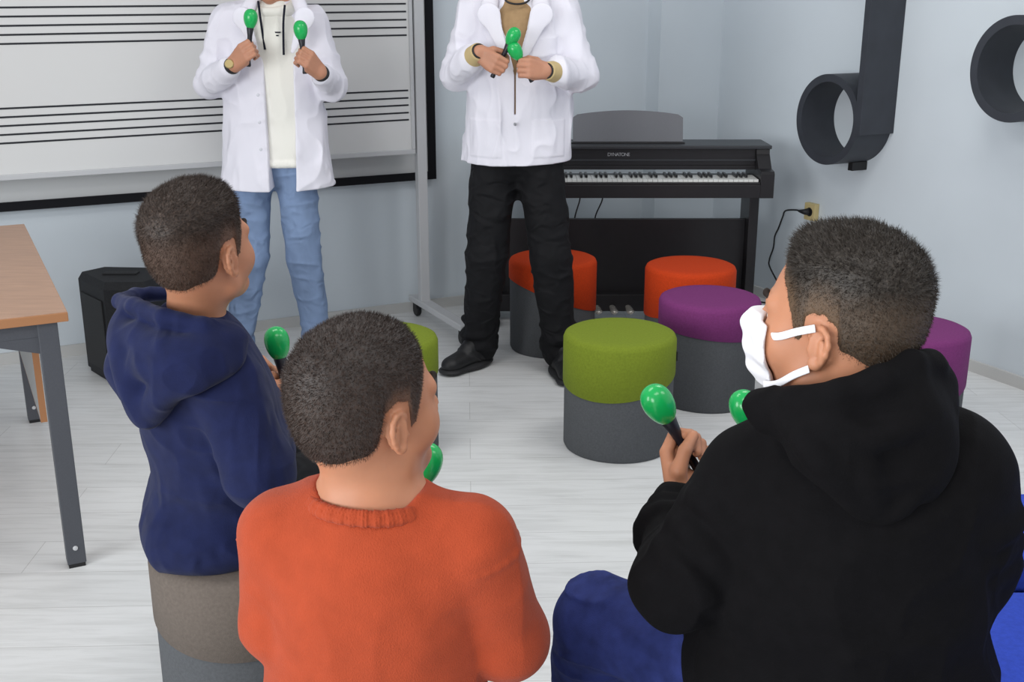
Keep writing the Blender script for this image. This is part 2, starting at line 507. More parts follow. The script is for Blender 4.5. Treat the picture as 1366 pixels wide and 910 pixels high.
mb.add([q - to for q in p], [[0, 1, 2], [5, 4, 3], [0, 3, 4, 1], [1, 4, 5, 2], [2, 5, 3, 0]])
mb.build('crossbar', STEEL, t)
mb = MB(); room_box(mb, .175, .193, 3.485, 4.31, .30, .68, org=to); pn = mb.build('end_panel', PANEL, t)
mb = MB(); room_box(mb, .1745, .1935, 3.482, 3.485, .2985, .68, org=to); room_box(mb, .1745, .1935, 3.485, 4.31, .2985, .30, org=to)
mb.build('panel_edge', EDGE, pn)

# ------------------------------------------------------------------ wall note sculptures
SLATE = mat('slate_paint', rgb(52, 55, 62), .55, .4, var=.10, scale=14)
def note(a_c, zc, r, stem, label):
    o = RM(3.83, a_c, zc - r)
    t = root('music_note_shelf', o, label, 'wall shelf', 'note shaped wall shelves')
    M = np.stack([E2, A(0, 0, 1), E1], 1)
    ctr = RM(3.63, a_c, zc) - o
    ri = r - .034; n = 96; V = []
    for z in (0, .199):
        for rr in (ri, r):
            for k in range(n):
                an = 2 * math.pi * k / n; V.append(ctr + M @ A(rr * math.cos(an), rr * math.sin(an), z))
    F = []
    for k in range(n):
        j = (k + 1) % n
        F += [[k, j, n + j, n + k][::-1], [2 * n + k, 3 * n + k, 3 * n + j, 2 * n + j][::-1], [n + k, n + j, 3 * n + j, 3 * n + k][::-1], [k, 2 * n + k, 2 * n + j, j][::-1]]
    ob = MB().add(V, F).build('ring', SLATE, t, smooth=True); ob.data.set_sharp_from_angle(angle=.6)
    if stem:
        mb = MB(); room_box(mb, 3.628, 3.829, a_c - r - .014, a_c - r + .022, zc - .05, zc + 1.15, org=o, bevel=.002)
        mb.build('stem', SLATE, t)
        mb = MB(); room_box(mb, 3.74, 3.829, a_c - .075, a_c - .045, zc - r - .028, zc - r + .012, org=o, bevel=.002)
        mb.build('bracket', DARKPL, t)
    else:
        mb = MB(); room_box(mb, 3.628, 3.829, a_c - r - .014, a_c - r + .022, zc - .05, zc + 1.15, org=o, bevel=.002)
        mb.build('stem', SLATE, t)
note(3.972, .997, .203, True, 'dark note shaped wall shelf with tall stem, above the wall socket')
note(3.0, 1.272, .196, False, 'dark ring of the note shelf cut off at the right edge')

# ------------------------------------------------------------------ wall socket and piano cable
YEL = mat('socket_cream', rgb(196, 178, 128), .5, .4)
CABLE = mat('cable_black', rgb(24, 24, 28), .5, .4)
o = RM(3.828, 4.227, .50)
t = root('wall_socket', o, 'cream wall socket under the note shelf with stem', 'socket')
mb = MB(); room_box(mb, 3.80, 3.829, 4.19, 4.265, .475, .56, org=o, bevel=.004); mb.build('backplate', YEL, t)
mb = MB(); Mx = np.stack([E2, A(0, 0, 1), E1], 1); mb.lathe([(.001, -.031), (.018, -.031), (.022, -.031), (.022, -.02), (.001, -.02)], 24, RM(3.83, 4.227, .517) - o, Mx); mb.build('outlet', DARKPL, t)
pts = [RM(3.795, 4.232, .518), RM(3.775, 4.24, .519), RM(3.775, 4.30, .517), RM(3.79, 4.39, .497), RM(3.80, 4.42, .46), RM(3.80, 4.445, .40), RM(3.80, 4.47, .35), RM(3.80, 4.475, .29), RM(3.80, 4.50, .22), RM(3.80, 4.49, .18), RM(3.80, 4.40, .09), RM(3.80, 4.405, .04), RM(3.77, 4.44, .006), RM(3.72, 4.52, .006), RM(3.70, 4.60, .006)]
def smooth_path(P, n=8):
    P = [np.asarray(p) for p in P]; out = []
    for i in range(len(P) - 1):
        p0 = P[max(i - 1, 0)]; p1 = P[i]; p2 = P[i + 1]; p3 = P[min(i + 2, len(P) - 1)]
        for k in range(n):
            u = k / n
            out.append(.5 * ((2 * p1) + (-p0 + p2) * u + (2 * p0 - 5 * p1 + 4 * p2 - p3) * u * u + (-p0 + 3 * p1 - 3 * p2 + p3) * u ** 3))
    return out + [P[-1]]
co_ = RM(3.795, 4.232, 0)
t = root('power_cable', co_, 'thin black power cable dangling from the wall socket beside the piano', 'cable')
MB().sweep([p - co_ for p in smooth_path(pts)], .0042, 8).build('cord', CABLE, t, smooth=True)
MB().sweep([p - co_ for p in (RM(3.801, 4.232, .518), RM(3.79, 4.233, .518), RM(3.775, 4.24, .518), RM(3.77, 4.27, .518))], [.017, .017, .013, .006], 12).build('plug', CABLE, t, smooth=True)

# ------------------------------------------------------------------ round stools
GREYF = mat('stool_grey', rgb(84, 86, 89), .85, .2, var=.10, scale=160, bump=.35, bscale=500)
def stool(x, y, col, mname, seam, tilt, phi, label, h=.42, r=.197, tagphi=None):
    m = mat(mname, col, .85, .2, var=.10, scale=150, bump=.4, bscale=500)
    t = root('round_stool', (x, y, 0), label, 'stool', 'two tone round stools')
    n = 72
    def seamz(a): return seam + tilt * math.cos(a - phi)
    V = []; F = []
    rings = [(r - .05, lambda a: h), (r - .018, lambda a: h - .002), (r - .006, lambda a: h - .008), (r, lambda a: h - .022), (r, lambda a: seamz(a)), (r - .004, lambda a: seamz(a) - .002), (r - .02, lambda a: seamz(a) - .002)]
    for rr, zf in rings:
        for k in range(n):
            a = 2 * math.pi * k / n; V.append((rr * math.cos(a), rr * math.sin(a), zf(a)))
    for i in range(len(rings) - 1):
        for k in range(n): F.append([i * n + k, (i + 1) * n + k, (i + 1) * n + (k + 1) % n, i * n + (k + 1) % n])
    F.append(list(range(n)))
    cap = MB().add(V, F).build('seat_cushion', m, t, smooth=True)
    V = []; F = []
    rb = r - .005
    rings = [(rb - .02, lambda a: seamz(a)), (rb, lambda a: seamz(a) + .001), (rb, lambda a: .012), (rb - .006, lambda a: .0), (rb - .1, lambda a: .0)]
    for rr, zf in rings:
        for k in range(n):
            a = 2 * math.pi * k / n; V.append((rr * math.cos(a), rr * math.sin(a), zf(a)))
    for i in range(len(rings) - 1):
        for k in range(n): F.append([i * n + k, (i + 1) * n + k, (i + 1) * n + (k + 1) % n, i * n + (k + 1) % n])
    F.append([i + (len(rings) - 1) * n for i in range(n)][::-1])
    b = MB().add(V, F).build('base', GREYF, t, smooth=True); b.data.set_sharp_from_angle(angle=.8)
    if tagphi is not None:
        a = tagphi; c = A((r + .003) * math.cos(a), (r + .003) * math.sin(a), seamz(a) + .06)
        MB().box(c, (.003, .009, .016), np.array([[math.cos(a), -math.sin(a), 0], [math.sin(a), math.cos(a), 0], [0, 0, 1]]), bevel=.001).build('fabric_label', DARKPL, t)
    return t
GREEN, ORANGE, PURPLE, BEIGE = rgb(116, 131, 38), rgb(194, 62, 20), rgb(118, 52, 108), rgb(103, 94, 87)
D = math.radians
stool(.376, 3.75, GREEN, 'stool_green', .265, .045, D(60), 'green and grey round stool standing alone in mid floor', tagphi=D(-10))
stool(.183, 4.92, ORANGE, 'stool_orange', .255, .075, D(190), 'orange and grey stool behind the leg of the man in black trousers')
stool(.778, 4.775, ORANGE, 'stool_orange', .25, .05, D(0), 'orange topped stool right under the piano, partly behind a purple stool')
stool(.771, 4.234, PURPLE, 'stool_purple', .29, .02, D(190), 'purple topped stool in front of the right orange stool')
stool(1.415, 3.811, PURPLE, 'stool_purple', .225, .05, D(60), 'purple topped stool behind the masked boy, near the right wall')
stool(-.452, 3.703, GREEN, 'stool_green', .27, .05, D(60), 'green topped stool mostly hidden behind the head of the boy in orange')
stool(-.575, 2.185, BEIGE, 'stool_beige', .285, .045, D(95), 'beige topped grey stool under the boy in the navy hoodie', r=.20)
stool(-.20, 1.36, BEIGE, 'stool_beige', .225, .045, D(95), 'stool under the boy in the orange sweater')

# ------------------------------------------------------------------ blue upholstered chairs by the right edge
BLUE = mat('chair_blue', rgb(56, 82, 190), .85, .2, var=.10, scale=120, bump=.4, bscale=500)
def bluechair(x0, x1, y0, y1, z, label):
    c = A((x0 + x1) / 2, (y0 + y1) / 2, 0)
    t = root('upholstered_chair', c, label, 'chair', 'blue upholstered chairs')
    hx, hy = (x1 - x0) / 2, (y1 - y0) / 2
    MB().box((0, 0, z - .035), (hx, hy, .035), bevel=.014).build('seat', BLUE, t, smooth=True)
    MB().box((hx - .03, 0, z + .26), (.03, hy, .17), bevel=.02).build('backrest', BLUE, t, smooth=True)
    mb = MB(); mb.box((0, 0, z - .085), (hx - .015, hy + .012, .015), bevel=.003)
    mb.box((hx - .03, -hy + .06, z + .04), (.012, .015, .13)); mb.box((hx - .03, hy - .06, z + .04), (.012, .015, .13))
    mb.build('seat_frame', DARKPL, t)
    for sx in (-1, 1):
        for sy in (-1, 1):
            MB().sweep([(sx * (hx - .04), sy * (hy - .04), z - .08), (sx * (hx - .03), sy * (hy - .03), 0)], .014, 10).build('leg', DARKPL, t, smooth=True)
bluechair(.86, 1.36, 2.0, 2.33, .46, 'empty blue padded chair at the right edge beside the masked boy')
bluechair(.30, 1.16, 1.22, 1.90, .455, 'blue padded seat the masked boy sits on, seen at bottom right')

# ------------------------------------------------------------------ digital piano
PBLK = mat('piano_black', rgb(27, 25, 28), .38, .45, var=.12, scale=30)
PTOP = mat('piano_top', rgb(48, 50, 54), .42, .45)
PWHT = mat('key_white', rgb(226, 226, 222), .25, .5)
PKEY = mat('key_black', rgb(18, 18, 20), .3, .5)
PGRY = mat('rest_grey', rgb(120, 121, 126), .65, .3, var=.06, scale=400)
PMET = mat('pedal_metal', rgb(196, 192, 184), .25, .6, metal=.6)
px0, px1, yf, yb = -.14, 1.216, 5.20, 5.56
pc = A((px0 + px1) / 2, (yf + yb) / 2, 0)
t = root('digital_piano', pc, 'black digital piano with grey music rest standing across the corner', 'piano')
def P_(x, y, z): return A(x, y, z) - pc
def pbox(name, x0, x1, y0, y1, z0, z1, m, par=None, bev=.003):
    mb = MB(); mb.box(P_((x0 + x1) / 2, (y0 + y1) / 2, (z0 + z1) / 2), ((x1 - x0) / 2, (y1 - y0) / 2, (z1 - z0) / 2), bevel=bev)
    return mb.build(name, m, par or t)
pbox('keybed', px0 + .02, px1 - .02, yf + .002, yb, .635, .698, PBLK)
# cheeks with their stepped outline
def cheek(x0, x1):
    out = [(yf, .635), (yf, .745), (yf + .012, .757), (yf + .07, .762), (yf + .13, .822), (yf + .135, .846), (yb, .846), (yb, .635)]
    n = len(out); V = [P_(x0, y, z) for y, z in out] + [P_(x1, y, z) for y, z in out]
    F = [[i, (i + 1) % n, n + (i + 1) % n, n + i][::-1] for i in range(n)] + [list(range(n)), list(range(n, 2 * n))[::-1]]
    MB().add(V, F).build('cheek', PBLK, t)
cheek(px0, px0 + .062); cheek(px1 - .062, px1)
pbox('key_slip', px0 + .062, px1 - .062, yf + .004, yf + .022, .698, .708, PBLK)
top = pbox('lid', px0 - .008, px1 + .008, yf + .125, yb + .01, .846, .863, PTOP, bev=.004)
fp = pbox('front_panel', px0 + .062, px1 - .062, yf + .150, yf + .17, .765, .846, PBLK)
pbox('trim_strip', px0 + .062, px1 - .062, yf + .144, yf + .152, .788, .796, PTOP, fp, .001)
pbox('felt_strip', px0 + .062, px1 - .062, yf + .140, yf + .154, .748, .766, PBLK, fp, .001)
# lettering on the front panel
cu = bpy.data.curves.new('lettering', 'FONT'); cu.body = 'DYNATONE'; cu.size = .0225; cu.align_x = 'CENTER'; cu.extrude = .0006; cu.space_character = .78
fo = bpy.data.objects.new('lettering', cu); COL.objects.link(fo)
bpy.context.view_layer.update()
me = bpy.data.meshes.new_from_object(fo.evaluated_get(bpy.context.evaluated_depsgraph_get())); bpy.data.objects.remove(fo)
lo_ = bpy.data.objects.new('lettering', me); COL.objects.link(lo_); me.materials.append(mat('letter_silver', rgb(176, 176, 180), .4, .5))
lo_.parent = fp; lo_.location = Vector(P_(.505, yf + .1488, .811)); lo_.rotation_euler = (math.pi / 2, 0, 0)
# 88 keys
kw = 1.222 / 52; kx0 = (px0 + px1) / 2 - .611
wm = MB().box((0, 0, 0), (kw / 2 - .0006, .073, .010), bevel=.0015)
bm_ = MB().box((0, 0, 0), (.0055, .046, .008), bevel=.002)
wproto = bproto = None
names = 'ABCDEFG'
for i in range(52):
    loc = Vector(P_(kx0 + kw * (i + .5), yf + .024 + .073, .7085))
    if wproto is None: o = wproto = wm.build('white_key', PWHT, t)
    else: o = wproto.copy(); COL.objects.link(o); o.parent = t
    o.location = loc
    if names[i % 7] in 'ACDFG' and i < 51:
        if bproto is None: b = bproto = bm_.build('black_key', PKEY, t)
        else: b = bproto.copy(); COL.objects.link(b); b.parent = t
        b.location = Vector(P_(kx0 + kw * (i + 1), yf + .170 - .046, .7255))
# stand
for x in (px0 + .03, px1 - .08):
    g = pbox('side_stand', x, x + .045, yf + .13, yb - .02, .0, .64, PBLK)
    pbox('foot', x - .002, x + .047, yf + .03, yb - .02, 0, .045, PBLK, g)
pbox('lower_panel', px0 + .075, px1 - .08, yf + .20, yf + .225, .10, .50, PBLK)
pb = pbox('pedal_box', px0 + .075, px1 - .08, yf + .14, yf + .225, .05, .135, PBLK)
for x in (.415, .492, .57):
    s = S(); s.u(RC(P_(x, yf + .155, .075), P_(x + .004, yf + .06, .068), .006, .012), .01); s.u(RCS(P_(x, yf + .15, .075), P_(x + .005, yf + .065, .07), .015, .021, np.eye(3), A(1, 1, .4)), .01)
    o, _, _ = blob('pedal', s, .0035, PMET)
    o.parent = t
# music rest
V = []; n = 24; x0, x1 = .292, .818; yr = yf + .225
for k in range(n + 1):
    u = k / n; x = x0 + (x1 - x0) * u
    V.append((x, u))
prof = []
for x, u in V:
    w = (u * 2 - 1); zt = 1.012 - .022 * w * w - .010 * max(0, abs(w) - .97) / .03
    prof.append((x + (0.004 * w * -0), zt))
P1 = [P_(x, yr + (z - .863) * .25, z) for x, z in prof]; P0 = [P_(x, yr, .862) for x, z in prof]
Q1 = [p + A(0, .016, 0) for p in P1]; Q0 = [p + A(0, .016, 0) for p in P0]
N = n + 1; VV = P0 + P1 + Q0 + Q1; F = []
for k in range(n):
    F += [[k, k + 1, N + k + 1, N + k], [2 * N + k, 3 * N + k, 3 * N + k + 1, 2 * N + k + 1], [N + k, N + k + 1, 3 * N + k + 1, 3 * N + k], [k, 2 * N + k, 2 * N + k + 1, k + 1]]
F += [[0, N, 3 * N, 2 * N], [n, 2 * N + n, 3 * N + n, N + n]]
mr = MB().add(VV, F).build('music_rest', PGRY, t)
pbox('rest_lip', x0 - .01, x1 + .005, yr - .03, yr + .02, .861, .870, PBLK, mr, .002)
# hanging leads below the key bed
for xa, xb in ((.335, .30), (.445, .40)):
    MB().sweep([p for p in smooth_path([P_(xa, yf + .26, .64), P_(xa - .004, yf + .262, .58), P_(xb + .01, yf + .265, .50), P_(xb, yf + .27, .40)])], .0035, 8).build('lead', CABLE, t, smooth=True)

# ------------------------------------------------------------------ people: shared anatomy
import os
CB = .0032 if not os.environ.get('DRAFT') else .006     # mesh step, boys
CM = .0038 if not os.environ.get('DRAFT') else .006     # mesh step, men

class Fr:
    def __init__(s, o, heading=0.0, pitch=0.0, roll=0.0, sc=1.0, M=None):
        s.o = np.asarray(o, float); s.s = sc
        if M is None:
            h, p, r = math.radians(heading), math.radians(pitch), math.radians(roll)
            f = A(math.sin(h) * math.cos(p), math.cos(h) * math.cos(p), math.sin(p))
            rt = A(math.cos(h), -math.sin(h), 0); up = np.cross(rt, f)
            rt2 = rt * math.cos(r) + up * math.sin(r); up2 = np.cross(rt2, f)
            M = np.stack([rt2, f, up2], 1)
        s.M = M
    def p(s, x, y, z): return s.o + s.M @ (A(x, y, z) * s.s)
    def d(s, x, y, z): return s.M @ A(x, y, z)
    def loc(s, P): return ((P - s.o) @ s.M) / s.s
    def rc(s, a, b, ra, rb): return RC(s.p(*a), s.p(*b), ra * s.s, rb * s.s)
    def el(s, c, r, M=None): return EL(s.p(*c), A(*r) * s.s, s.M if M is None else s.M @ M)

def rotz(a):
    c, s_ = math.cos(a), math.sin(a); return np.array([[c, -s_, 0], [s_, c, 0], [0, 0, 1]])
def rotx(a):
    c, s_ = math.cos(a), math.sin(a); return np.array([[1, 0, 0], [0, c, -s_], [0, s_, c]])
def roty(a):
    c, s_ = math.cos(a), math.sin(a); return np.array([[c, 0, s_], [0, 1, 0], [-s_, 0, c]])

def skull(s, f, fat=0.0):
    s.u(f.el((0, -.014, .038), (.076, .099, .088)), .01)
    s.u(f.el((0, -.043, -.008), (.053, .052, .058)), .03)
    s.u(f.el((0, .028, -.018), (.062 + fat * .5, .067, .085)), .03)
    s.u(f.rc((0, .066, -.092), (.044 + fat, .010, -.068), .020, .022), .025); s.u(f.rc((0, .066, -.092), (-.044 - fat, .010, -.068), .020, .022), .025)
    for q in (-1, 1): s.u(f.el((q * (.036 + fat), .052, -.030), (.030, .034, .034)), .02)

def head(s, f, neck_to, nr=(.052, .06), fat=0.0):
    skull(s, f, fat)
    for q in (-1, 1):
        s.u(f.rc((q * .044, .074, .022), (q * .010, .090, .020), .009, .009), .016)
    for q in (-1, 1): s.sub(f.el((q * .031, .103, .002), (.019, .016, .013)), .014)
    s.u(f.rc((0, .092, .010), (0, .110, -.022), .007, .0115), .012)
    for q in (-1, 1): s.u(f.el((q * .011, .101, -.028), (.010, .011, .008)), .006)
    s.u(f.el((0, .094, -.052), (.021, .011, .0062)), .006); s.u(f.el((0, .092, -.063), (.018, .011, .007)), .006)
    s.sub(f.rc((-.02, .103, -.0575), (.02, .103, -.0575), .0014, .0014), .003)
    s.u(f.el((0, .080, -.092), (.020, .018, .016)), .015)
    for q in (-1, 1): ear(s, f, q)
    s.u(RC(f.p(0, -.024, -.045), neck_to, nr[0], nr[1]), .03)

def ear(s, f, q):
    def e(u, w, o=0.0):     # u backwards, w up, o outward
        return (q * (.075 + .40 * (u + .012) * .88 + o), -.008 - u * .88, -.012 + w * .88)
    out = [(-.013, .012), (-.012, .024), (-.004, .031), (.008, .031), (.018, .023), (.021, .009), (.018, -.006), (.012, -.018), (.004, -.027), (-.004, -.027)]
    M = rotz(q * -.40)
    s.u(f.el(e(.004, .002, -.003), (.0040, .016, .026), M), .004)
    for a, b in zip(out[:-1], out[1:]): s.u(f.rc(e(*a), e(*b), .0042, .0042), .003)
    s.u(f.rc(e(.009, .014, .002), e(.009, -.010, .002), .0030, .0030), .004)
    s.u(f.el(e(-.002, -.025, .001), (.0055, .0075, .0075)), .004)
    s.u(f.el(e(-.012, -.004, .003), (.0045, .004, .006)), .004)

def face_details(f, person, hair_col, lids=True):
    EYEW = mat('eye_white', rgb(228, 224, 220), .2, .5); IRIS = mat('iris_dark', rgb(40, 26, 20), .2, .5)
    for q in (-1, 1):
        c = f.p(q * .031, .0750, .002); M = f.M
        mb = MB(); prof = [(.0115 * math.sin(a), .0115 * math.cos(a)) for a in np.linspace(.02, math.pi - .02, 14)]
        Mz = np.stack([M[:, 0], -M[:, 2], M[:, 1]], 1)
        mb.lathe([(r * f.s, z * f.s) for r, z in prof], 20, c, Mz)
        e = mb.build('eye', EYEW, person, smooth=True)
        MB().lathe([(.0064 * f.s, .0094 * f.s), (.0045 * f.s, .0112 * f.s), (.001 * f.s, .0120 * f.s)], 16, c, Mz).build('iris', IRIS, e, smooth=True)
        s = S(); s.u(RCS(f.p(q * .013, .0985, .027), f.p(q * .030, .0925, .031), .0036 * f.s, .0044 * f.s, f.M, A(1, .8, 1)), .004)
        s.u(RCS(f.p(q * .030, .0925, .031), f.p(q * .049, .0775, .026), .0044 * f.s, .0030 * f.s, f.M, A(1, .8, 1)), .006)
        blob('eyebrow', s, .002, hair_col, person)

def hand(s, G, Z, X, side, sc=1.0, keep=False):
    """a fist closed round a handle through G along Z; X points from wrist to knuckles. returns wrist"""
    Z = nrm(Z); X = nrm(X)
    if keep: Z = nrm(Z - X * (X @ Z))
    else: X = nrm(X - Z * (X @ Z))
    Y = side * np.cross(Z, X)
    W = G - (X * .088 + Y * .020) * sc
    def L(x, y, z): return W + sc * (x * X + y * Y + z * Z)
    def r(a, b, ra, rb, k): s.u(RC(L(*a), L(*b), ra * sc, rb * sc), k)
    zs = (.030, .0105, -.0095, -.0275)
    for z in zs: r((.010, .0, z * .62), (.082, -.004, z), .0135, .0108, .012)
    r((.016, .008, .014), (.046, .018, .034), .0145, .0125, .014)
    r((.020, .008, -.016), (.060, .008, -.028), .0135, .0115, .014)
    ln = (.95, 1.08, 1.0, .80)
    rad = (1.0, 1.02, .98, .86)
    for z, l, q in zip(zs, ln, rad):
        a = (.085, -.003, z); b = (.085 + .031 * l, .013, z * .98); c = (.085 + .019 * l, .040, z * .95); d = (.085 - .006, .040, z * .92)
        r(a, b, .0105 * q, .0095 * q, .0035); r(b, c, .0095 * q, .0088 * q, .003); r(c, d, .0088 * q, .0078 * q, .003)
    r((.040, .019, .038), (.068, .036, .044), .0118, .0108, .008); r((.068, .036, .044), (.096, .048, .034), .0105, .0088, .004)
    return W

NAIL = None
def ring(c, M, rx, ry, r, n=18, a0=0.0, a1=360.0, dz=None):
    """closed chain of round cones in the plane of M's first two columns"""
    P = []
    for i in range(n + 1):
        a = math.radians(a0 + (a1 - a0) * i / n)
        z = dz(a) if dz else 0
        P.append(np.asarray(c) + M @ A(rx * math.cos(a), ry * math.sin(a), z))
    return [RC(P[i], P[i + 1], r, r) for i in range(n)]

# skin with patches of warmth
def skin(name, base, warm):
    return mat(name, base, .48, .35, var=.06, scale=22, bump=.05, bscale=700, sss=.12)

def hair_mat(name, dark, skin_c, lightc):
    m = bpy.data.materials.new(name); m.use_nodes = True
    nt = m.node_tree; b = nt.nodes['Principled BSDF']; L = nt.links.new
    at = nt.nodes.new('ShaderNodeAttribute'); at.attribute_name = 'fade'
    tc = nt.nodes.new('ShaderNodeTexCoord')
    n = nt.nodes.new('ShaderNodeTexNoise'); n.inputs['Scale'].default_value = 260; n.inputs['Detail'].default_value = 3
    L(tc.outputs['Object'], n.inputs['Vector'])
    n2 = nt.nodes.new('ShaderNodeTexNoise'); n2.inputs['Scale'].default_value = 45; n2.inputs['Detail'].default_value = 3
    L(tc.outputs['Object'], n2.inputs['Vector'])
    r = nt.nodes.new('ShaderNodeValToRGB'); r.color_ramp.elements[0].position = .35; r.color_ramp.elements[1].position = .75
    r.color_ramp.elements[0].color = dark; r.color_ramp.elements[1].color = lightc
    L(n.outputs['Fac'], r.inputs['Fac'])
    ad = nt.nodes.new('ShaderNodeMath'); ad.operation = 'MULTIPLY_ADD'; ad.inputs[1].default_value = .5; ad.inputs[2].default_value = -.25
    L(n.outputs['Fac'], ad.inputs[0])
    a3 = nt.nodes.new('ShaderNodeMath'); a3.operation = 'ADD'; a3.use_clamp = True
    L(at.outputs['Fac'], a3.inputs[0]); L(ad.outputs['Value'], a3.inputs[1])
    mx = nt.nodes.new('ShaderNodeMix'); mx.data_type = 'RGBA'
    L(a3.outputs['Value'], mx.inputs['Factor']); mx.inputs['A'].default_value = skin_c; L(r.outputs['Color'], mx.inputs['B'])
    L(mx.outputs['Result'], b.inputs['Base Color'])
    b.inputs['Roughness'].default_value = .55; b.inputs['Specular IOR Level'].default_value = .35
    bp = nt.nodes.new('ShaderNodeBump'); bp.inputs['Strength'].default_value = .5; bp.inputs['Distance'].default_value = .002
    L(n.outputs['Fac'], bp.inputs['Height']); L(bp.outputs['Normal'], b.inputs['Normal'])
    MATS[name] = m
    return m

def smooth01(x): x = np.clip(x, 0, 1); return x * x * (3 - 2 * x)

def hair(f, person, m, zlow, top, side, zt=(.045, .105), quiff=0.0, fat=0.0, cell=None, nst=26000, strand=.010, stiff=.6, fade_h=.07, fadev=(.12, .62, 1.0)):
    """zlow: list of (y, z) of the hairline in head coordinates; top / side hair depth"""
    ys = [a for a, _ in zlow]; zs = [b for _, b in zlow]
    def low(l): return np.interp(l[:, 1], ys, zs)
    def thick(l):
        w = smooth01((l[:, 2] - zt[0]) / (zt[1] - zt[0]))
        t = side + (top - side) * w
        if quiff: t = t + quiff * smooth01((l[:, 1] - .02) / .06) * smooth01((l[:, 2] - .05) / .05)
        e = smooth01((l[:, 2] - low(l)) / fade_h)
        return .0012 + t * (.06 + .94 * e)
    s = S(); skull(s, f, fat)
    s.disp(lambda P: -thick(f.loc(P)) * f.s)
    s.disp(lambda P: vnoise(f.loc(P) * A(1, .45, 1), 110) * .0016 * smooth01((f.loc(P)[:, 2] - .03) / .06) + vnoise(P, 45) * .0012)
    s.inter((lambda P: (low(f.loc(P)) + vnoise(P, 160) * .004 - f.loc(P)[:, 2]) * f.s * .8, None, None), .004)
    V, F = polygonize(s, cell or CB)
    V = relax(V, F, 1)
    l = f.loc(V); fade = np.interp(thick(l), [.0012, .004, .010], fadev)
    # strands
    tri = np.concatenate([F[:, [0, 1, 2]], F[:, [0, 2, 3]]])
    n_ = np.cross(V[tri[:, 1]] - V[tri[:, 0]], V[tri[:, 2]] - V[tri[:, 0]]); ar = np.linalg.norm(n_, axis=1)
    cen = V[tri].mean(1); lc = f.loc(cen); nn = n_ / np.maximum(ar, 1e-12)[:, None]
    dvec = lc - A(0, -.014, .038); outw = ((nn @ f.M) * dvec).sum(1) > .02
    w = ar * outw
    r2 = np.random.default_rng(len(V))
    pick = r2.choice(len(tri), nst, p=w / w.sum())
    b1 = r2.random((nst, 2)); fl = b1.sum(1) > 1; b1[fl] = 1 - b1[fl]
    T = tri[pick]; P0 = V[T[:, 0]] + b1[:, :1] * (V[T[:, 1]] - V[T[:, 0]]) + b1[:, 1:] * (V[T[:, 2]] - V[T[:, 0]])
    N0 = nn[pick]; l0 = f.loc(P0)
    wt = smooth01((l0[:, 2] - zt[0]) / (zt[1] - zt[0]))[:, None]
    flow = wt * A(.25, .9, .15) + (1 - wt) * A(0, -.35, -.9)
    flow = flow @ f.M.T
    D_ = N0 * stiff + flow * (1 - stiff) + r2.normal(0, .22, (nst, 3)); D_ /= np.linalg.norm(D_, axis=1)[:, None]
    th = thick(l0) * f.s
    Ls = (np.minimum(th * .9, strand) + .0015) * r2.uniform(.5, 1.15, nst)
    sd = np.cross(D_, r2.normal(0, 1, (nst, 3))); sd /= np.linalg.norm(sd, axis=1)[:, None]
    wdt = .00045
    P0 = P0 - N0 * .001
    SV = np.stack([P0 - sd * wdt, P0 + sd * wdt, P0 + D_ * (Ls[:, None] + .001)], 1).reshape(-1, 3)
    fad2 = np.repeat(np.interp(thick(l0), [.0012, .004, .010], [.45, .8, 1]) , 3)
    org = ABS[person.name]
    me = bpy.data.meshes.new('hair')
    nv = len(V); AV = np.concatenate([V, SV]) - org
    li = np.concatenate([F.ravel(), nv + np.arange(len(SV))]).astype(np.int32)
    me.vertices.add(len(AV)); me.vertices.foreach_set('co', AV.astype(np.float32).ravel())
    me.loops.add(len(li)); me.loops.foreach_set('vertex_index', li)
    ls = np.concatenate([np.arange(len(F)) * 4, len(F) * 4 + np.arange(nst) * 3]).astype(np.int32)
    me.polygons.add(len(ls)); me.polygons.foreach_set('loop_start', ls)
    me.polygons.foreach_set('loop_total', np.concatenate([np.full(len(F), 4), np.full(nst, 3)]).astype(np.int32))
    me.polygons.foreach_set('use_smooth', np.ones(len(ls), bool))
    me.update(calc_edges=True)
    at = me.attributes.new('fade', 'FLOAT', 'POINT'); at.data.foreach_set('value', np.concatenate([fade, fad2]).astype(np.float32))
    me.materials.append(m)
    o = bpy.data.objects.new('hair', me); COL.objects.link(o); o.parent = person; ABS[o.name] = org
    return o

# ------------------------------------------------------------------ maracas
MGREEN = mat('maraca_green', rgb(24, 168, 84), .22, .5)
MBLACK = mat('maraca_handle', rgb(26, 26, 34), .4, .45)
def maraca(G, Z, label, up=.105, tail=.055):
    """G is where the fist holds it, Z the direction of the egg"""
    Z = nrm(Z); a = A(1, 0, 0) if abs(Z[0]) < .8 else A(0, 1, 0)
    X = nrm(np.cross(a, Z)); M = np.stack([X, np.cross(Z, X), Z], 1)
    t = empty('maraca', G - Z * tail, label, 'maraca', 'green maracas'); ABS[t.name] = np.asarray(G - Z * tail)
    c = G + Z * up
    prof = []
    for u in np.linspace(0, 1, 22):
        an = math.pi * u; z = -.038 * math.cos(an); r = .0262 * math.sin(an) ** .92 * (1 + .16 * (z / .038)) if 0 < u < 1 else .0006
        prof.append((max(r, .0006), z))
    MB().lathe(prof, 28, c, M).build('shaker_head', MGREEN, t, smooth=True)
    h0 = -(up + tail)
    prof = [(.001, h0), (.0085, h0 + .001), (.0095, h0 + .006), (.0075, h0 + .02), (.0078, -up), (.0095, -.06), (.0140, -.031), (.0120, -.028), (.001, -.027)]
    MB().lathe(prof, 20, c, M).build('handle', MBLACK, t, smooth=True)
    return t

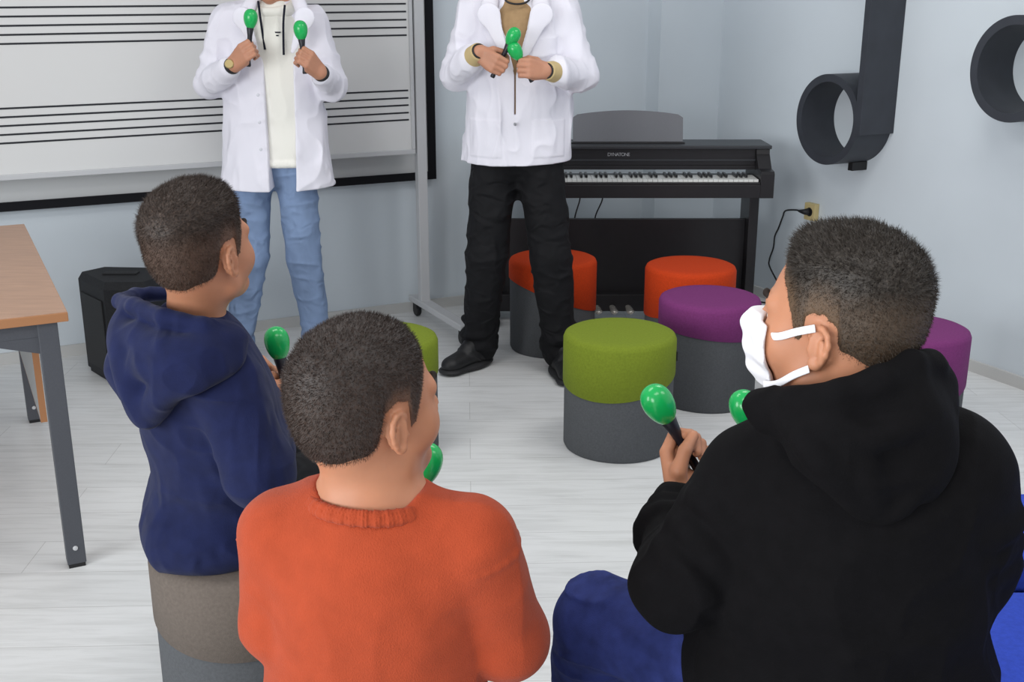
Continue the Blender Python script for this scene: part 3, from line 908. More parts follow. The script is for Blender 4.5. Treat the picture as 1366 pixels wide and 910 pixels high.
def shoe(person, heel, toe_dir, m, sole_m, L=.27, cell=.0045, side=1):
    d = nrm(A(toe_dir[0], toe_dir[1], 0)); r = A(d[1], -d[0], 0); M = np.stack([r, d, A(0, 0, 1)], 1); o = A(heel[0], heel[1], 0); k = L / .27
    def p(x, y, z): return o + M @ (A(x, y, z) * k)
    s = S()
    s.u(RCS(p(0, .035, .045), p(0, .10, .045), .040 * k, .042 * k, M, A(.9, 1, .95)), .02)
    s.u(RCS(p(0, .10, .05), p(.006, .215, .035), .052 * k, .046 * k, M, A(.85, 1, .72)), .03)
    s.u(RC(p(0, .04, .06), p(0, .035, .11), .040 * k, .040 * k), .03)
    s.u(RC(p(0, .07, .10), p(0, .125, .075), .036 * k, .032 * k), .02)
    s.u(RCS(p(0, .105, .105), p(0, .085, .135), .030 * k, .028 * k, M, A(1, .5, 1)), .012)
    for q in (-1, 1):
        for y in (.085, .11): s.u(RC(p(q * .048, y, .035), p(q * .030, y + .035, .075), .005, .005), .006)
    for y in (.115, .135, .155): s.u(RC(p(-.024, y, .082 - (y - .115) * .35), p(.024, y + .006, .082 - (y - .115) * .35), .0045, .0045), .004)
    s.inter(PL(p(0, 0, .018), A(0, 0, -1)), .004)
    sh, _, _ = blob('shoe', s, cell, m, person)
    s = S()
    s.u(RCS(p(0, .04, .014), p(0, .10, .014), .042 * k, .043 * k, M, A(.95, 1, .34)), .02)
    s.u(RCS(p(0, .10, .014), p(.006, .22, .014), .043 * k, .050 * k, M, A(1, 1, .3)), .03)
    s.inter(PL(p(0, 0, .001), A(0, 0, -1)), .002)
    blob('sole', s, cell, sole_m, sh)
    return sh

# ------------------------------------------------------------------ people: building
def tframe(pel, neck, SL, SR):
    up = nrm(neck - pel); rt = SR - SL; rt = nrm(rt - up * (rt @ up)); return np.stack([rt, np.cross(up, rt), up], 1)

def torso(s, J, w, d, rs=.05, rn=.055, k=.06, cy=(0, 0, 0)):
    M = J['M']; pel, neck = J['pel'], J['neck']; up = M[:, 2]; f = M[:, 1]; L = np.linalg.norm(neck - pel)
    s.u(EL(pel + up * .12 * L + f * cy[0], (w[0], d[0], .30 * L), M), k)
    s.u(EL(pel + up * .42 * L + f * cy[1], (w[1], d[1], .34 * L), M), k)
    s.u(EL(pel + up * .70 * L + f * cy[2], (w[2], d[2], .30 * L), M), k)
    for q in ('SL', 'SR'): s.u(RC(J[q], neck - up * .02 + (J[q] - neck) * .22, rs, rn), k)

def build_body(label, J, skin_m, cell, origin, w, d, hs=1.0, fat=0.0, nr=(.052, .06), arm=(.042, .036, .026), leg=(.07, .05, .035), lo=None):
    s = S()
    head(s, J['hf'], J['neck'] - J['M'][:, 2] * .03, nr, fat)
    torso(s, J, w, d, .04, .05, .05)
    for q, side in (('L', -1), ('R', 1)):
        W = hand(s, J['G' + q], J['Z' + q], J['X' + q], side, hs, J.get('keep' + q, False))
        J['W' + q] = W
        s.u(RC(J['S' + q], J['E' + q], arm[0], arm[1]), .03); s.u(RC(J['E' + q], W, arm[1], arm[2]), .015)
        hip = J['pel'] + J['M'][:, 0] * side * .085 + A(0, 0, .01)
        J['H' + q] = hip
        s.u(RC(hip, J['K' + q], leg[0], leg[1]), .03); s.u(RC(J['K' + q], J['A' + q], leg[1], leg[2]), .02)
        t = J['A' + q] + nrm(A(*J['T' + q], 0)) * .10 + A(0, 0, -.035)
        s.u(RC(J['A' + q] + A(0, 0, -.03), t, leg[2], .022), .02)
    o, V, F = blob('person', s, cell, skin_m, origin=origin)
    tag(o, label, 'person')
    return o

def sleeve(s, J, q, r, k=.03, cut=.0, bend=.0):
    W = J['W' + q]; E = J['E' + q]
    end = W - nrm(W - E) * cut
    s.u(RC(J['S' + q], E, r[0], r[1]), k); s.u(RC(E, end, r[1], r[2]), .018)
    return end

def trousers(person, J, name, m, r, cell, w, d, top=.16, hem=.0, bunch=0):
    s = S(); M = J['M']
    s.u(EL(J['pel'] + M[:, 2] * .06, (w, d, top), M), .05)
    for q in 'LR':
        s.u(RC(J['H' + q], J['K' + q], r[0], r[1]), .05)
        e = J['A' + q] + A(0, 0, hem)
        s.u(RC(J['K' + q], e, r[1], r[2]), .02)
        s.u(RC(e + A(0, 0, .03), e + A(0, 0, -.005), r[2] * 1.02, r[2] * 1.1), .015)
        for k in range(bunch):
            s.us(ring(e + A(0, -.008 * (k % 2), .015 + .045 * k), np.eye(3), r[2] * .92, r[2] * .92, .016, 14, dz=lambda a: .014 * math.sin(a * 1 + k * 2)), .016)
    s.disp(folds(.008, 9, (1, 1, 1.9), 3.0)); s.disp(lambda P: vnoise(P, 38) * .0012)
    o, _, _ = blob(name, s, cell, m, person)
    return o

def folds(amp, sc, st=(1, 1, 1), seed=0.0):
    st = np.array(st)
    def fn(P):
        w = np.stack([vnoise(P + seed, sc * .55), vnoise(P + seed + 7.3, sc * .55), vnoise(P - seed, sc * .55)], 1)
        r = 1 - np.abs(vnoise((P + w * .35 / sc) * st + seed, sc))
        return amp * .45 - r ** 3 * amp
    return fn

# ---- materials
SK1 = skin('skin_boy', rgb(182, 126, 96), None)
SK2 = skin('skin_man', rgb(182, 130, 104), None)
NAVY = mat('hoodie_navy', rgb(23, 30, 66), .9, .2, wr=.5, wscale=13, var=.14, scale=30, bump=.35, bscale=420, sheen=.06)
RUST = mat('sweater_rust', rgb(164, 67, 38), .9, .2, wr=.22, wscale=9, var=.07, scale=35, bump=.6, bscale=520, sheen=.08, stretch=(1, 1, .8))
BLKC = mat('hoodie_black', rgb(11, 10, 12), .9, .12, wr=.35, wscale=10, var=.15, scale=40, bump=.35, bscale=420)
NAVJ = mat('jeans_navy', rgb(44, 54, 110), .85, .2, wr=.5, wscale=12, var=.25, scale=30, bump=.4, bscale=600)
BLKT = mat('trousers_black', rgb(16, 16, 19), .8, .25, wr=.7, wscale=12, wst=(1, 1, 1.5), var=.15, scale=30, bump=.3, bscale=500)
JEAN = mat('jeans_blue', rgb(122, 142, 174), .85, .2, wr=.6, wscale=14, wst=(1, 1, 1.2), var=.22, scale=9, bump=.35, bscale=500, stretch=(1, 1, .4))
COAT = mat('coat_white', rgb(224, 222, 231), .75, .3, wr=.55, wscale=11, wst=(1, 1, .5), bump=.15, bscale=500)
HOODW = mat('hoodie_white', rgb(232, 230, 222), .85, .2, bump=.3, bscale=400)
KHAKI = mat('sweater_khaki', rgb(158, 130, 96), .9, .2, var=.08, scale=40, bump=.4, bscale=500)
CREAM = mat('cuff_cream', rgb(196, 174, 128), .9, .2, bump=.4, bscale=500)
MASKM = mat('mask_white', rgb(232, 232, 236), .8, .25, bump=.2, bscale=300)
SHOEB = mat('shoe_black', rgb(26, 26, 28), .5, .4, var=.2, scale=60, bump=.3, bscale=200)
SOLEB = mat('sole_black', rgb(36, 36, 38), .6, .4)
SOLEW = mat('sole_pale', rgb(190, 190, 190), .6, .4)
STRAP = mat('watch_strap', rgb(30, 28, 30), .5, .4)
GOLD = mat('watch_case', rgb(190, 170, 120), .3, .5, metal=.8)
CORDB = mat('cord_black', rgb(26, 28, 40), .8, .2)
BTN = mat('button_pearl', rgb(196, 196, 204), .3, .5)
HAIRK = hair_mat('hair_dark', rgb(27, 23, 21), rgb(98, 76, 56), rgb(70, 63, 56))
HAIRB = hair_mat('hair_brown', rgb(30, 24, 21), rgb(104, 76, 60), rgb(80, 65, 56))
HAIRG = hair_mat('hair_buzz', rgb(27, 23, 22), rgb(120, 88, 70), rgb(70, 63, 60))
BROW = mat('brow_dark', rgb(36, 28, 24), .7, .2)

SHORT = [(-.13, -.085), (-.05, -.078), (-.034, -.045), (-.030, .015), (-.012, .030), (.012, .026), (.018, -.014), (.027, -.010), (.036, .018), (.052, .048), (.068, .070), (.085, .088), (.12, .095)]

# =================================================================== boy in black hoodie with face mask
def boy_black():
    J = dict(pel=A(.478, 1.47, .545), neck=A(0.4520, 1.3994, 0.9767), SL=A(0.3370, 1.4448, 0.8858), SR=A(0.5870, 1.3839, 0.9260))
    J['M'] = tframe(J['pel'], J['neck'], J['SL'], J['SR'])
    J['hf'] = Fr(A(0.4253, 1.4121, 1.1208), heading=-51, pitch=3, sc=.98)
    J['EL'] = A(0.2398, 1.4482, 0.7259); J['ER'] = A(0.6283, 1.4350, 0.7511)
    J['GL'] = A(0.2945, 1.7429, 0.8006); J['ZL'] = A(-.50, -.10, .85); J['XL'] = A(.02, .78, .62); J['keepL'] = True
    J['GR'] = A(0.4444, 1.8660, 0.7243); J['ZR'] = A(-.25, .2, .9); J['XR'] = A(-.5, .8, .1)
    J['KL'] = A(0.1521, 1.7223, 0.4937); J['KR'] = A(.62, 1.98, .50)
    J['AL'] = A(.14, 1.93, .09); J['AR'] = A(.66, 2.10, .09); J['TL'] = (-.3, 1); J['TR'] = (.1, 1)
    p = build_body('boy in black hooded sweatshirt and white face mask, seated at right with two maracas', J, SK1, CB, A(.435, 1.47, 0), (.12, .10, .12), (.09, .085, .09), hs=1.04, fat=.006, nr=(.060, .068), arm=(.045, .04, .030), leg=(.075, .055, .04))
    f = J['hf']
    face_details(f, p, BROW)
    hair(f, p, HAIRK, SHORT, .013, .0030, zt=(.035, .11), quiff=.006, fat=.006, strand=.010)
    # hoodie
    s = S(); M = J['M']; up, fw, rt = M[:, 2], M[:, 1], M[:, 0]
    torso(s, J, (.215, .208, .182), (.160, .155, .140), .070, .07, .06, cy=(.01, .0, -.005))
    s.u(EL(J['pel'] + up * .0 - fw * .01, (.222, .165, .17), M), .05)
    ends = {}
    for q in 'LR': ends[q] = sleeve(s, J, q, (.078, .072, .046), .022, .015)
    # sleeve folds round the elbow and cuff bunching
    for q, sg in (('L', -1), ('R', 1)):
        E, Sx, Wq = J['E' + q], J['S' + q], ends[q]
        ax = nrm(Sx - E); fx = nrm(Wq - E)
        for t, rr in ((.10, .074), (.24, .076), (.40, .078)):
            c = E + ax * t * .3; Mx = np.stack([nrm(np.cross(ax, fx)), np.cross(ax, nrm(np.cross(ax, fx))), ax], 1)
            s.us(ring(c, Mx, rr - .012, rr - .012, .013, 12, 20, 250, dz=lambda a: .02 * math.sin(a * 1.5)), .02)
        for t in (.55, .72, .88):
            c = E + (Wq - E) * t; r_ = .072 + (.046 - .072) * t; Mx = np.stack([nrm(np.cross(fx, A(.2, .1, 1))), np.cross(fx, nrm(np.cross(fx, A(.2, .1, 1)))), fx], 1)
            s.us(ring(c, Mx, r_ - .004, r_ - .004, .011, 14, dz=lambda a: .008 * math.sin(a + t * 9)), .014)
    s.us([RC(J['neck'] + up * .02, J['neck'] - up * .06, .085, .12)], .05)
    s.disp(folds(.013, 6, (1, 1, .45))); s.disp(folds(.004, 14, (1, 1, .6), 3.1))
    h, _, _ = blob('hoodie', s, CB, BLKC, p)
    # hood lying on the back
    s = S(); nb = J['neck']
    rim = [A(0.3202, 1.3732, 1.0277), A(0.3519, 1.3173, 1.0502), A(0.3977, 1.2870, 1.0709), A(0.4461, 1.2871, 1.0882), A(0.4912, 1.3161, 1.0977), A(0.5273, 1.3494, 1.0868), A(0.5635, 1.3900, 1.0487)]
    for a, b in zip(rim[:-1], rim[1:]): s.u(RC(a, b, .016, .017), .012)
    s.u(RC(A(0.3306, 1.3581, 1.0127), A(0.3892, 1.3085, 1.0216), .024, .036), .03)
    s.u(RC(A(0.3892, 1.3085, 1.0216), A(0.4825, 1.3143, 1.0404), .036, .040), .03); s.u(RC(A(0.4825, 1.3143, 1.0404), A(0.5433, 1.3654, 1.0367), .040, .030), .03)
    s.u(RC(A(0.4032, 1.2979, 0.9868), A(0.5131, 1.3192, 0.9881), .045, .048), .05)
    s.u(RC(A(0.4421, 1.3054, 0.9428), A(0.5024, 1.3173, 0.9478), .034, .036), .05)
    s.u(RC(A(0.4563, 1.2998, 0.9247), A(0.4690, 1.3037, 0.9031), .020, .012), .03)
    for q0 in ([A(0.3403, 1.3206, 1.0270), A(0.3658, 1.2668, 1.0047), A(0.4081, 1.2718, 0.9529), A(0.4531, 1.2860, 0.9137)], [A(0.5558, 1.3532, 1.0310), A(0.5292, 1.2993, 0.9913), A(0.4993, 1.2843, 0.9422), A(0.4672, 1.2852, 0.9110)],
               [A(0.3795, 1.2774, 1.0395), A(0.4203, 1.2568, 1.0234), A(0.4670, 1.2641, 1.0302), A(0.5162, 1.3035, 1.0394)], [A(0.4234, 1.2621, 1.0067), A(0.4373, 1.2653, 0.9658), A(0.4578, 1.2879, 0.9200)]):
        P = smooth_path(q0, 4)
        for a, b in zip(P[:-1], P[1:]): s.u(RC(a, b, .0085, .0085), .018)
    s.disp(folds(.004, 16))
    s.sub(RC(J['hf'].p(0, -.02, -.02), J['neck'] + fw * .0, .070, .068), .012)
    blob('hood', s, CB, BLKC, h)
    trousers(p, J, 'jeans', NAVJ, (.105, .080, .062), CB * 1.3, .19, .16, .20)
    shoe(p, J['AL'] - A(0, .05, 0), (-.3, 1), SHOEB, SOLEW, .25); shoe(p, J['AR'] - A(0, .05, 0), (.1, 1), SHOEB, SOLEW, .25)
    # face mask: pleated cloth over nose and mouth, with ear loops
    s = S(); skull(s, f, .006)
    s.u(f.rc((0, .092, .010), (0, .114, -.022), .010, .014), .02); s.u(f.el((0, .095, -.055), (.03, .02, .03)), .03)
    s.disp(lambda P: -(.0085 + .0014 * np.sin(f.loc(P)[:, 2] * 210)) * f.s)
    inner = S(); skull(inner, f, .006); inner.disp(lambda P: -.0015)
    s.inter((lambda P: -inner.ev(P), None, None), .001)
    s.inter(PL(f.p(0, .068, 0), f.d(0, -1, .10)), .003)
    s.inter((lambda P: np.abs(f.loc(P)[:, 2] + .052) - .050, None, None), .003)
    mk, _, _ = blob('face_mask', s, .0024, MASKM, p)
    for q in (-1, 1):
        for pts in ([(.058, .070, -.018), (.072, .046, -.010), (.078, .020, .004), (.083, -.006, .016)], [(.050, .070, -.090), (.066, .044, -.078), (.075, .018, -.056), (.081, -.004, -.040)]):
            P = smooth_path([f.p(q * (x + .004), y, z) for x, y, z in pts], 6)
            MB().sweep(P, .0052 * f.s, 10, flat=.22, up=f.d(0, 0, 1)).build('ear_loop', MASKM, mk, smooth=True)
    maraca(J['GL'], J['ZL'], 'green maraca held up in the left hand of the masked boy')
    maraca(J['GR'], J['ZR'], 'green maraca just showing over the shoulder of the masked boy')
    return J
boy_black()

# =================================================================== boy in rust sweater
def boy_rust():
    J = dict(pel=A(-.20, 1.40, .505), neck=A(-0.1880, 1.3739, 0.8935), SL=A(-0.3152, 1.3865, 0.8320), SR=A(-0.0530, 1.3564, 0.8361))
    J['M'] = tframe(J['pel'], J['neck'], J['SL'], J['SR'])
    J['hf'] = Fr(A(-0.1894, 1.3894, 1.0124), heading=46, pitch=2, sc=.965)
    J['EL'] = A(-0.3234, 1.3873, 0.6976); J['ER'] = A(-0.0074, 1.3899, 0.6722)
    J['GL'] = A(-0.2888, 1.7188, 0.6535); J['ZL'] = A(.1, .2, .9); J['XL'] = A(.4, .8, .2)
    J['GR'] = A(-0.1686, 1.6903, 0.6968); J['ZR'] = A(.25, .10, .93); J['XR'] = A(-.35, .85, .3)
    J['KL'] = A(-.36, 1.80, .46); J['KR'] = A(-.13, 1.80, .46)
    J['AL'] = A(-.36, 1.78, .09); J['AR'] = A(-.13, 1.78, .09); J['TL'] = (-.1, 1); J['TR'] = (.1, 1)
    p = build_body('boy in rust orange knit sweater seated in the centre foreground, seen from behind', J, SK1, CB, A(-.20, 1.40, 0), (.11, .09, .10), (.08, .07, .075), hs=.86, nr=(.050, .053), arm=(.036, .031, .024), leg=(.062, .048, .035))
    f = J['hf']
    face_details(f, p, BROW)
    hair(f, p, HAIRG, SHORT, .0065, .0042, zt=(.03, .10), strand=.005, fade_h=.045, stiff=.75, fadev=(.25, .85, 1.0))
    s = S(); M = J['M']; up, fw, rt = M[:, 2], M[:, 1], M[:, 0]
    torso(s, J, (.160, .157, .152), (.130, .120, .110), .058, .045, .06)
    ends = {q: sleeve(s, J, q, (.061, .058, .038), .010, .01) for q in 'LR'}
    s.u(RC(J['neck'] - up * .035, J['neck'] - up * .08, .072, .09), .04)
    for q in 'LR':
        E, Sx, Wq = J['E' + q], J['S' + q], ends[q]; ax = nrm(Sx - E); fx = nrm(Wq - E)
        Mx = np.stack([nrm(np.cross(ax, fx)), np.cross(ax, nrm(np.cross(ax, fx))), ax], 1)
        s.us(ring(Sx - ax * .012, Mx, .0600, .0600, .0030, 26), .005)
    s.disp(folds(.010, 5, (1, 1, .5), 5.0)); s.disp(folds(.002, 16, (1, 1, .6), 1.7))
    s.sub(RC(J['neck'] + up * .12, J['neck'] - up * .004, .078, .066), .01)
    sw, _, _ = blob('sweater', s, CB, RUST, p)
    # ribbed collar
    c = J['neck'] + up * .012; Mc = M @ rotx(-.12)
    s = S(); s.us(ring(c - up * .010, Mc, .081, .069, .0062, 34), .004); s.us(ring(c - up * .018, Mc, .086, .073, .0062, 34), .006)
    s.disp(lambda P: .0011 * np.sin(np.arctan2((P - c) @ M[:, 1], (P - c) @ M[:, 0]) * 90))
    blob('collar', s, .0024, RUST, sw)
    trousers(p, J, 'trousers', BLKT, (.085, .066, .05), CB * 1.5, .15, .125, .17)
    shoe(p, J['AL'] - A(0, .05, 0), (-.1, 1), SHOEB, SOLEW, .23); shoe(p, J['AR'] - A(0, .05, 0), (.1, 1), SHOEB, SOLEW, .23)
    maraca(J['GR'], J['ZR'], 'green maraca held low in front of the boy in the rust sweater')
    return J
boy_rust()

# =================================================================== boy in navy hoodie
def boy_navy():
    J = dict(pel=A(-.60, 2.19, .505), neck=A(-0.6206, 2.0920, 0.9163), SL=A(-0.7536, 2.1553, 0.8157), SR=A(-0.5467, 2.0120, 0.8258))
    J['M'] = tframe(J['pel'], J['neck'], J['SL'], J['SR'])
    J['hf'] = Fr(A(-0.5851, 2.0774, 1.0737), heading=28, pitch=8, sc=1.01)
    J['EL'] = A(-0.6967, 2.3201, 0.5680); J['ER'] = A(-0.4828, 1.9634, 0.6669)
    J['GR'] = A(-0.4856, 2.2827, 0.7191); J['ZR'] = A(-.14, .1, .95); J['XR'] = A(.5, .6, .5)
    J['GL'] = A(-0.5561, 2.3853, 0.7129); J['ZL'] = A(.30, .30, .8); J['XL'] = A(.7, .2, .3)
    J['KR'] = A(-0.4300, 2.3006, 0.5042); J['KL'] = A(-.50, 2.66, .46)
    J['AR'] = A(-.38, 2.52, .09); J['AL'] = A(-.46, 2.68, .09); J['TL'] = (.4, 1); J['TR'] = (.6, 1)
    p = build_body('boy in navy blue hooded sweatshirt seated on a beige stool at left, looking up', J, SK1, CB, A(-.60, 2.19, 0), (.11, .09, .10), (.08, .07, .075), hs=.88, nr=(.052, .058), arm=(.036, .031, .024), leg=(.062, .048, .035))
    f = J['hf']
    face_details(f, p, BROW)
    hair(f, p, HAIRB, SHORT, .012, .0038, zt=(.03, .10), quiff=.005, strand=.010, fade_h=.06, stiff=.5)
    s = S(); M = J['M']; up, fw, rt = M[:, 2], M[:, 1], M[:, 0]
    torso(s, J, (.165, .165, .158), (.138, .130, .120), .064, .06, .06, cy=(.0, -.005, -.01))
    s.u(EL(J['pel'] - M[:, 1] * .040 + A(0, 0, -.022), (.160, .155, .085), M), .06)
    ends = {q: sleeve(s, J, q, (.068, .064, .044), .018, .01) for q in 'LR'}
    s.u(RC(J['neck'] - up * .01, J['neck'] - up * .07, .07, .10), .05)
    for q in 'LR':
        E, Sx, Wq = J['E' + q], J['S' + q], ends[q]; ax = nrm(Sx - E); fx = nrm(Wq - E); sx = nrm(np.cross(ax, fx))
        Mx = np.stack([sx, np.cross(ax, sx), ax], 1); My = np.stack([sx, np.cross(fx, sx), fx], 1)
        s.us(ring(Wq - fx * .02, My, .038, .038, .010, 16), .012)
    # diagonal drag folds across the back, bunching above the hem
    for (u0, v0, u1, v1, dd) in ((190, 660, 300, 600, 2.02), (195, 690, 300, 655, 2.02), (215, 720, 320, 690, 2.03), (255, 560, 275, 640, 2.02)):
        pass
    s.disp(folds(.014, 6.5, (.8, .8, 1.2), 2.0)); s.disp(folds(.004, 15, (.8, .8, 1.1), 4.0))
    h, _, _ = blob('hoodie', s, CB, NAVY, p)
    # hood, standing up behind the neck and hanging down the back
    s = S()
    rim = [A(-0.5268, 2.0440, 0.9303), A(-0.5658, 1.9736, 0.9567), A(-0.6359, 1.9824, 0.9684), A(-0.7143, 2.0564, 0.9711), A(-0.7706, 2.1363, 0.9585), A(-0.7679, 2.2172, 0.9495), A(-0.7270, 2.2568, 0.9424)]
    for a, b in zip(rim[:-1], rim[1:]): s.u(RC(a, b, .015, .016), .010)
    s.u(RC(A(-0.5464, 2.0436, 0.8948), A(-0.6232, 2.0149, 0.9037), .036, .042), .03); s.u(RC(A(-0.6232, 2.0149, 0.9037), A(-0.7315, 2.0986, 0.9037), .042, .036), .03)
    s.u(RC(A(-0.5696, 2.0121, 0.8602), A(-0.6819, 2.0311, 0.8538), .036, .045), .04)
    s.u(RC(A(-0.6291, 2.0099, 0.8190), A(-0.6923, 2.0267, 0.8055), .030, .034), .04)
    s.u(RC(A(-0.6819, 2.0131, 0.7952), A(-0.7013, 2.0231, 0.7594), .024, .014), .03)
    for q0 in ([A(-0.5110, 2.0095, 0.9200), A(-0.5699, 1.9497, 0.9125), A(-0.6396, 1.9560, 0.9163), A(-0.7250, 2.0311, 0.9223)], [A(-0.5169, 1.9893, 0.8883), A(-0.5740, 1.9365, 0.8695), A(-0.6331, 1.9439, 0.8423), A(-0.6826, 1.9873, 0.7791)],
               [A(-0.7523, 2.0858, 0.9301), A(-0.7307, 2.0212, 0.8899), A(-0.7104, 1.9931, 0.8324), A(-0.6948, 2.0044, 0.7665)], [A(-0.5453, 1.9552, 0.8964), A(-0.6093, 1.9361, 0.8854), A(-0.6820, 1.9718, 0.8823)]):
        P = smooth_path(q0, 4)
        for a, b in zip(P[:-1], P[1:]): s.u(RC(a, b, .011, .011), .04)
    s.disp(folds(.003, 18))
    s.sub(RC(J['hf'].p(0, -.03, -.02), J['neck'] - up * .02, .066, .064), .010)
    blob('hood', s, CB, NAVY, h)
    trousers(p, J, 'trousers', BLKT, (.085, .068, .05), CB * 1.5, .15, .125, .17)
    shoe(p, J['AL'] - A(.02, .05, 0), (.4, 1), SHOEB, SOLEW, .23); shoe(p, J['AR'] - A(.03, .05, 0), (.6, 1), SHOEB, SOLEW, .23)
    maraca(J['GR'], J['ZR'], 'green maraca held up by the boy in the navy hoodie')
    return J
boy_navy()

# =================================================================== men in white coats
def coat(s, J, yc, hem, w, d, sl, cut=.035):
    """coat body with sleeves: tapered flattened column from the chest to the hem"""
    M = J['M']; up, fw, rt = M[:, 2], M[:, 1], M[:, 0]
    mid = (J['SL'] + J['SR']) / 2
    top = A(mid[0], yc, mid[2] - .10); bot = A((mid[0] + J['pel'][0]) / 2, yc, hem - .05)
    s.u(RCS(top, bot, w[0], w[1], M, A(1, d, 1)), .05)
    for q in ('SL', 'SR'): s.u(RC(J[q], J['neck'] + (J[q] - J['neck']) * .25 + A(0, 0, -.01), .060, .062), .05)
    ends = {q: sleeve(s, J, q, sl, .03, cut) for q in 'LR'}
    for q in 'LR':
        E, Sx, Wq = J['E' + q], J['S' + q], ends[q]; ax = nrm(Sx - E); fx = nrm(Wq - E); sx = nrm(np.cross(ax, fx))
        Mx = np.stack([sx, np.cross(ax, sx), ax], 1)
        for t in (.03, .09, .15): s.us(ring(E + ax * t, Mx, sl[1] - .012, sl[1] - .012, .011, 12, 20, 260, dz=lambda a: .018 * math.sin(a)), .018)
        s.inter(PL(Wq, fx), .002) if False else None
    return ends

def man(label, J, origin, skin_m, brow, hairm):
    p = build_body(label, J, skin_m, CM, origin, (.14, .14, .15), (.085, .08, .09), hs=1.0, nr=(.056, .062), arm=(.042, .038, .027), leg=(.075, .055, .04))
    face_details(J['hf'], p, brow)
    hair(J['hf'], p, hairm, SHORT, .03, .010, nst=6000, cell=.005, strand=.02)
    return p

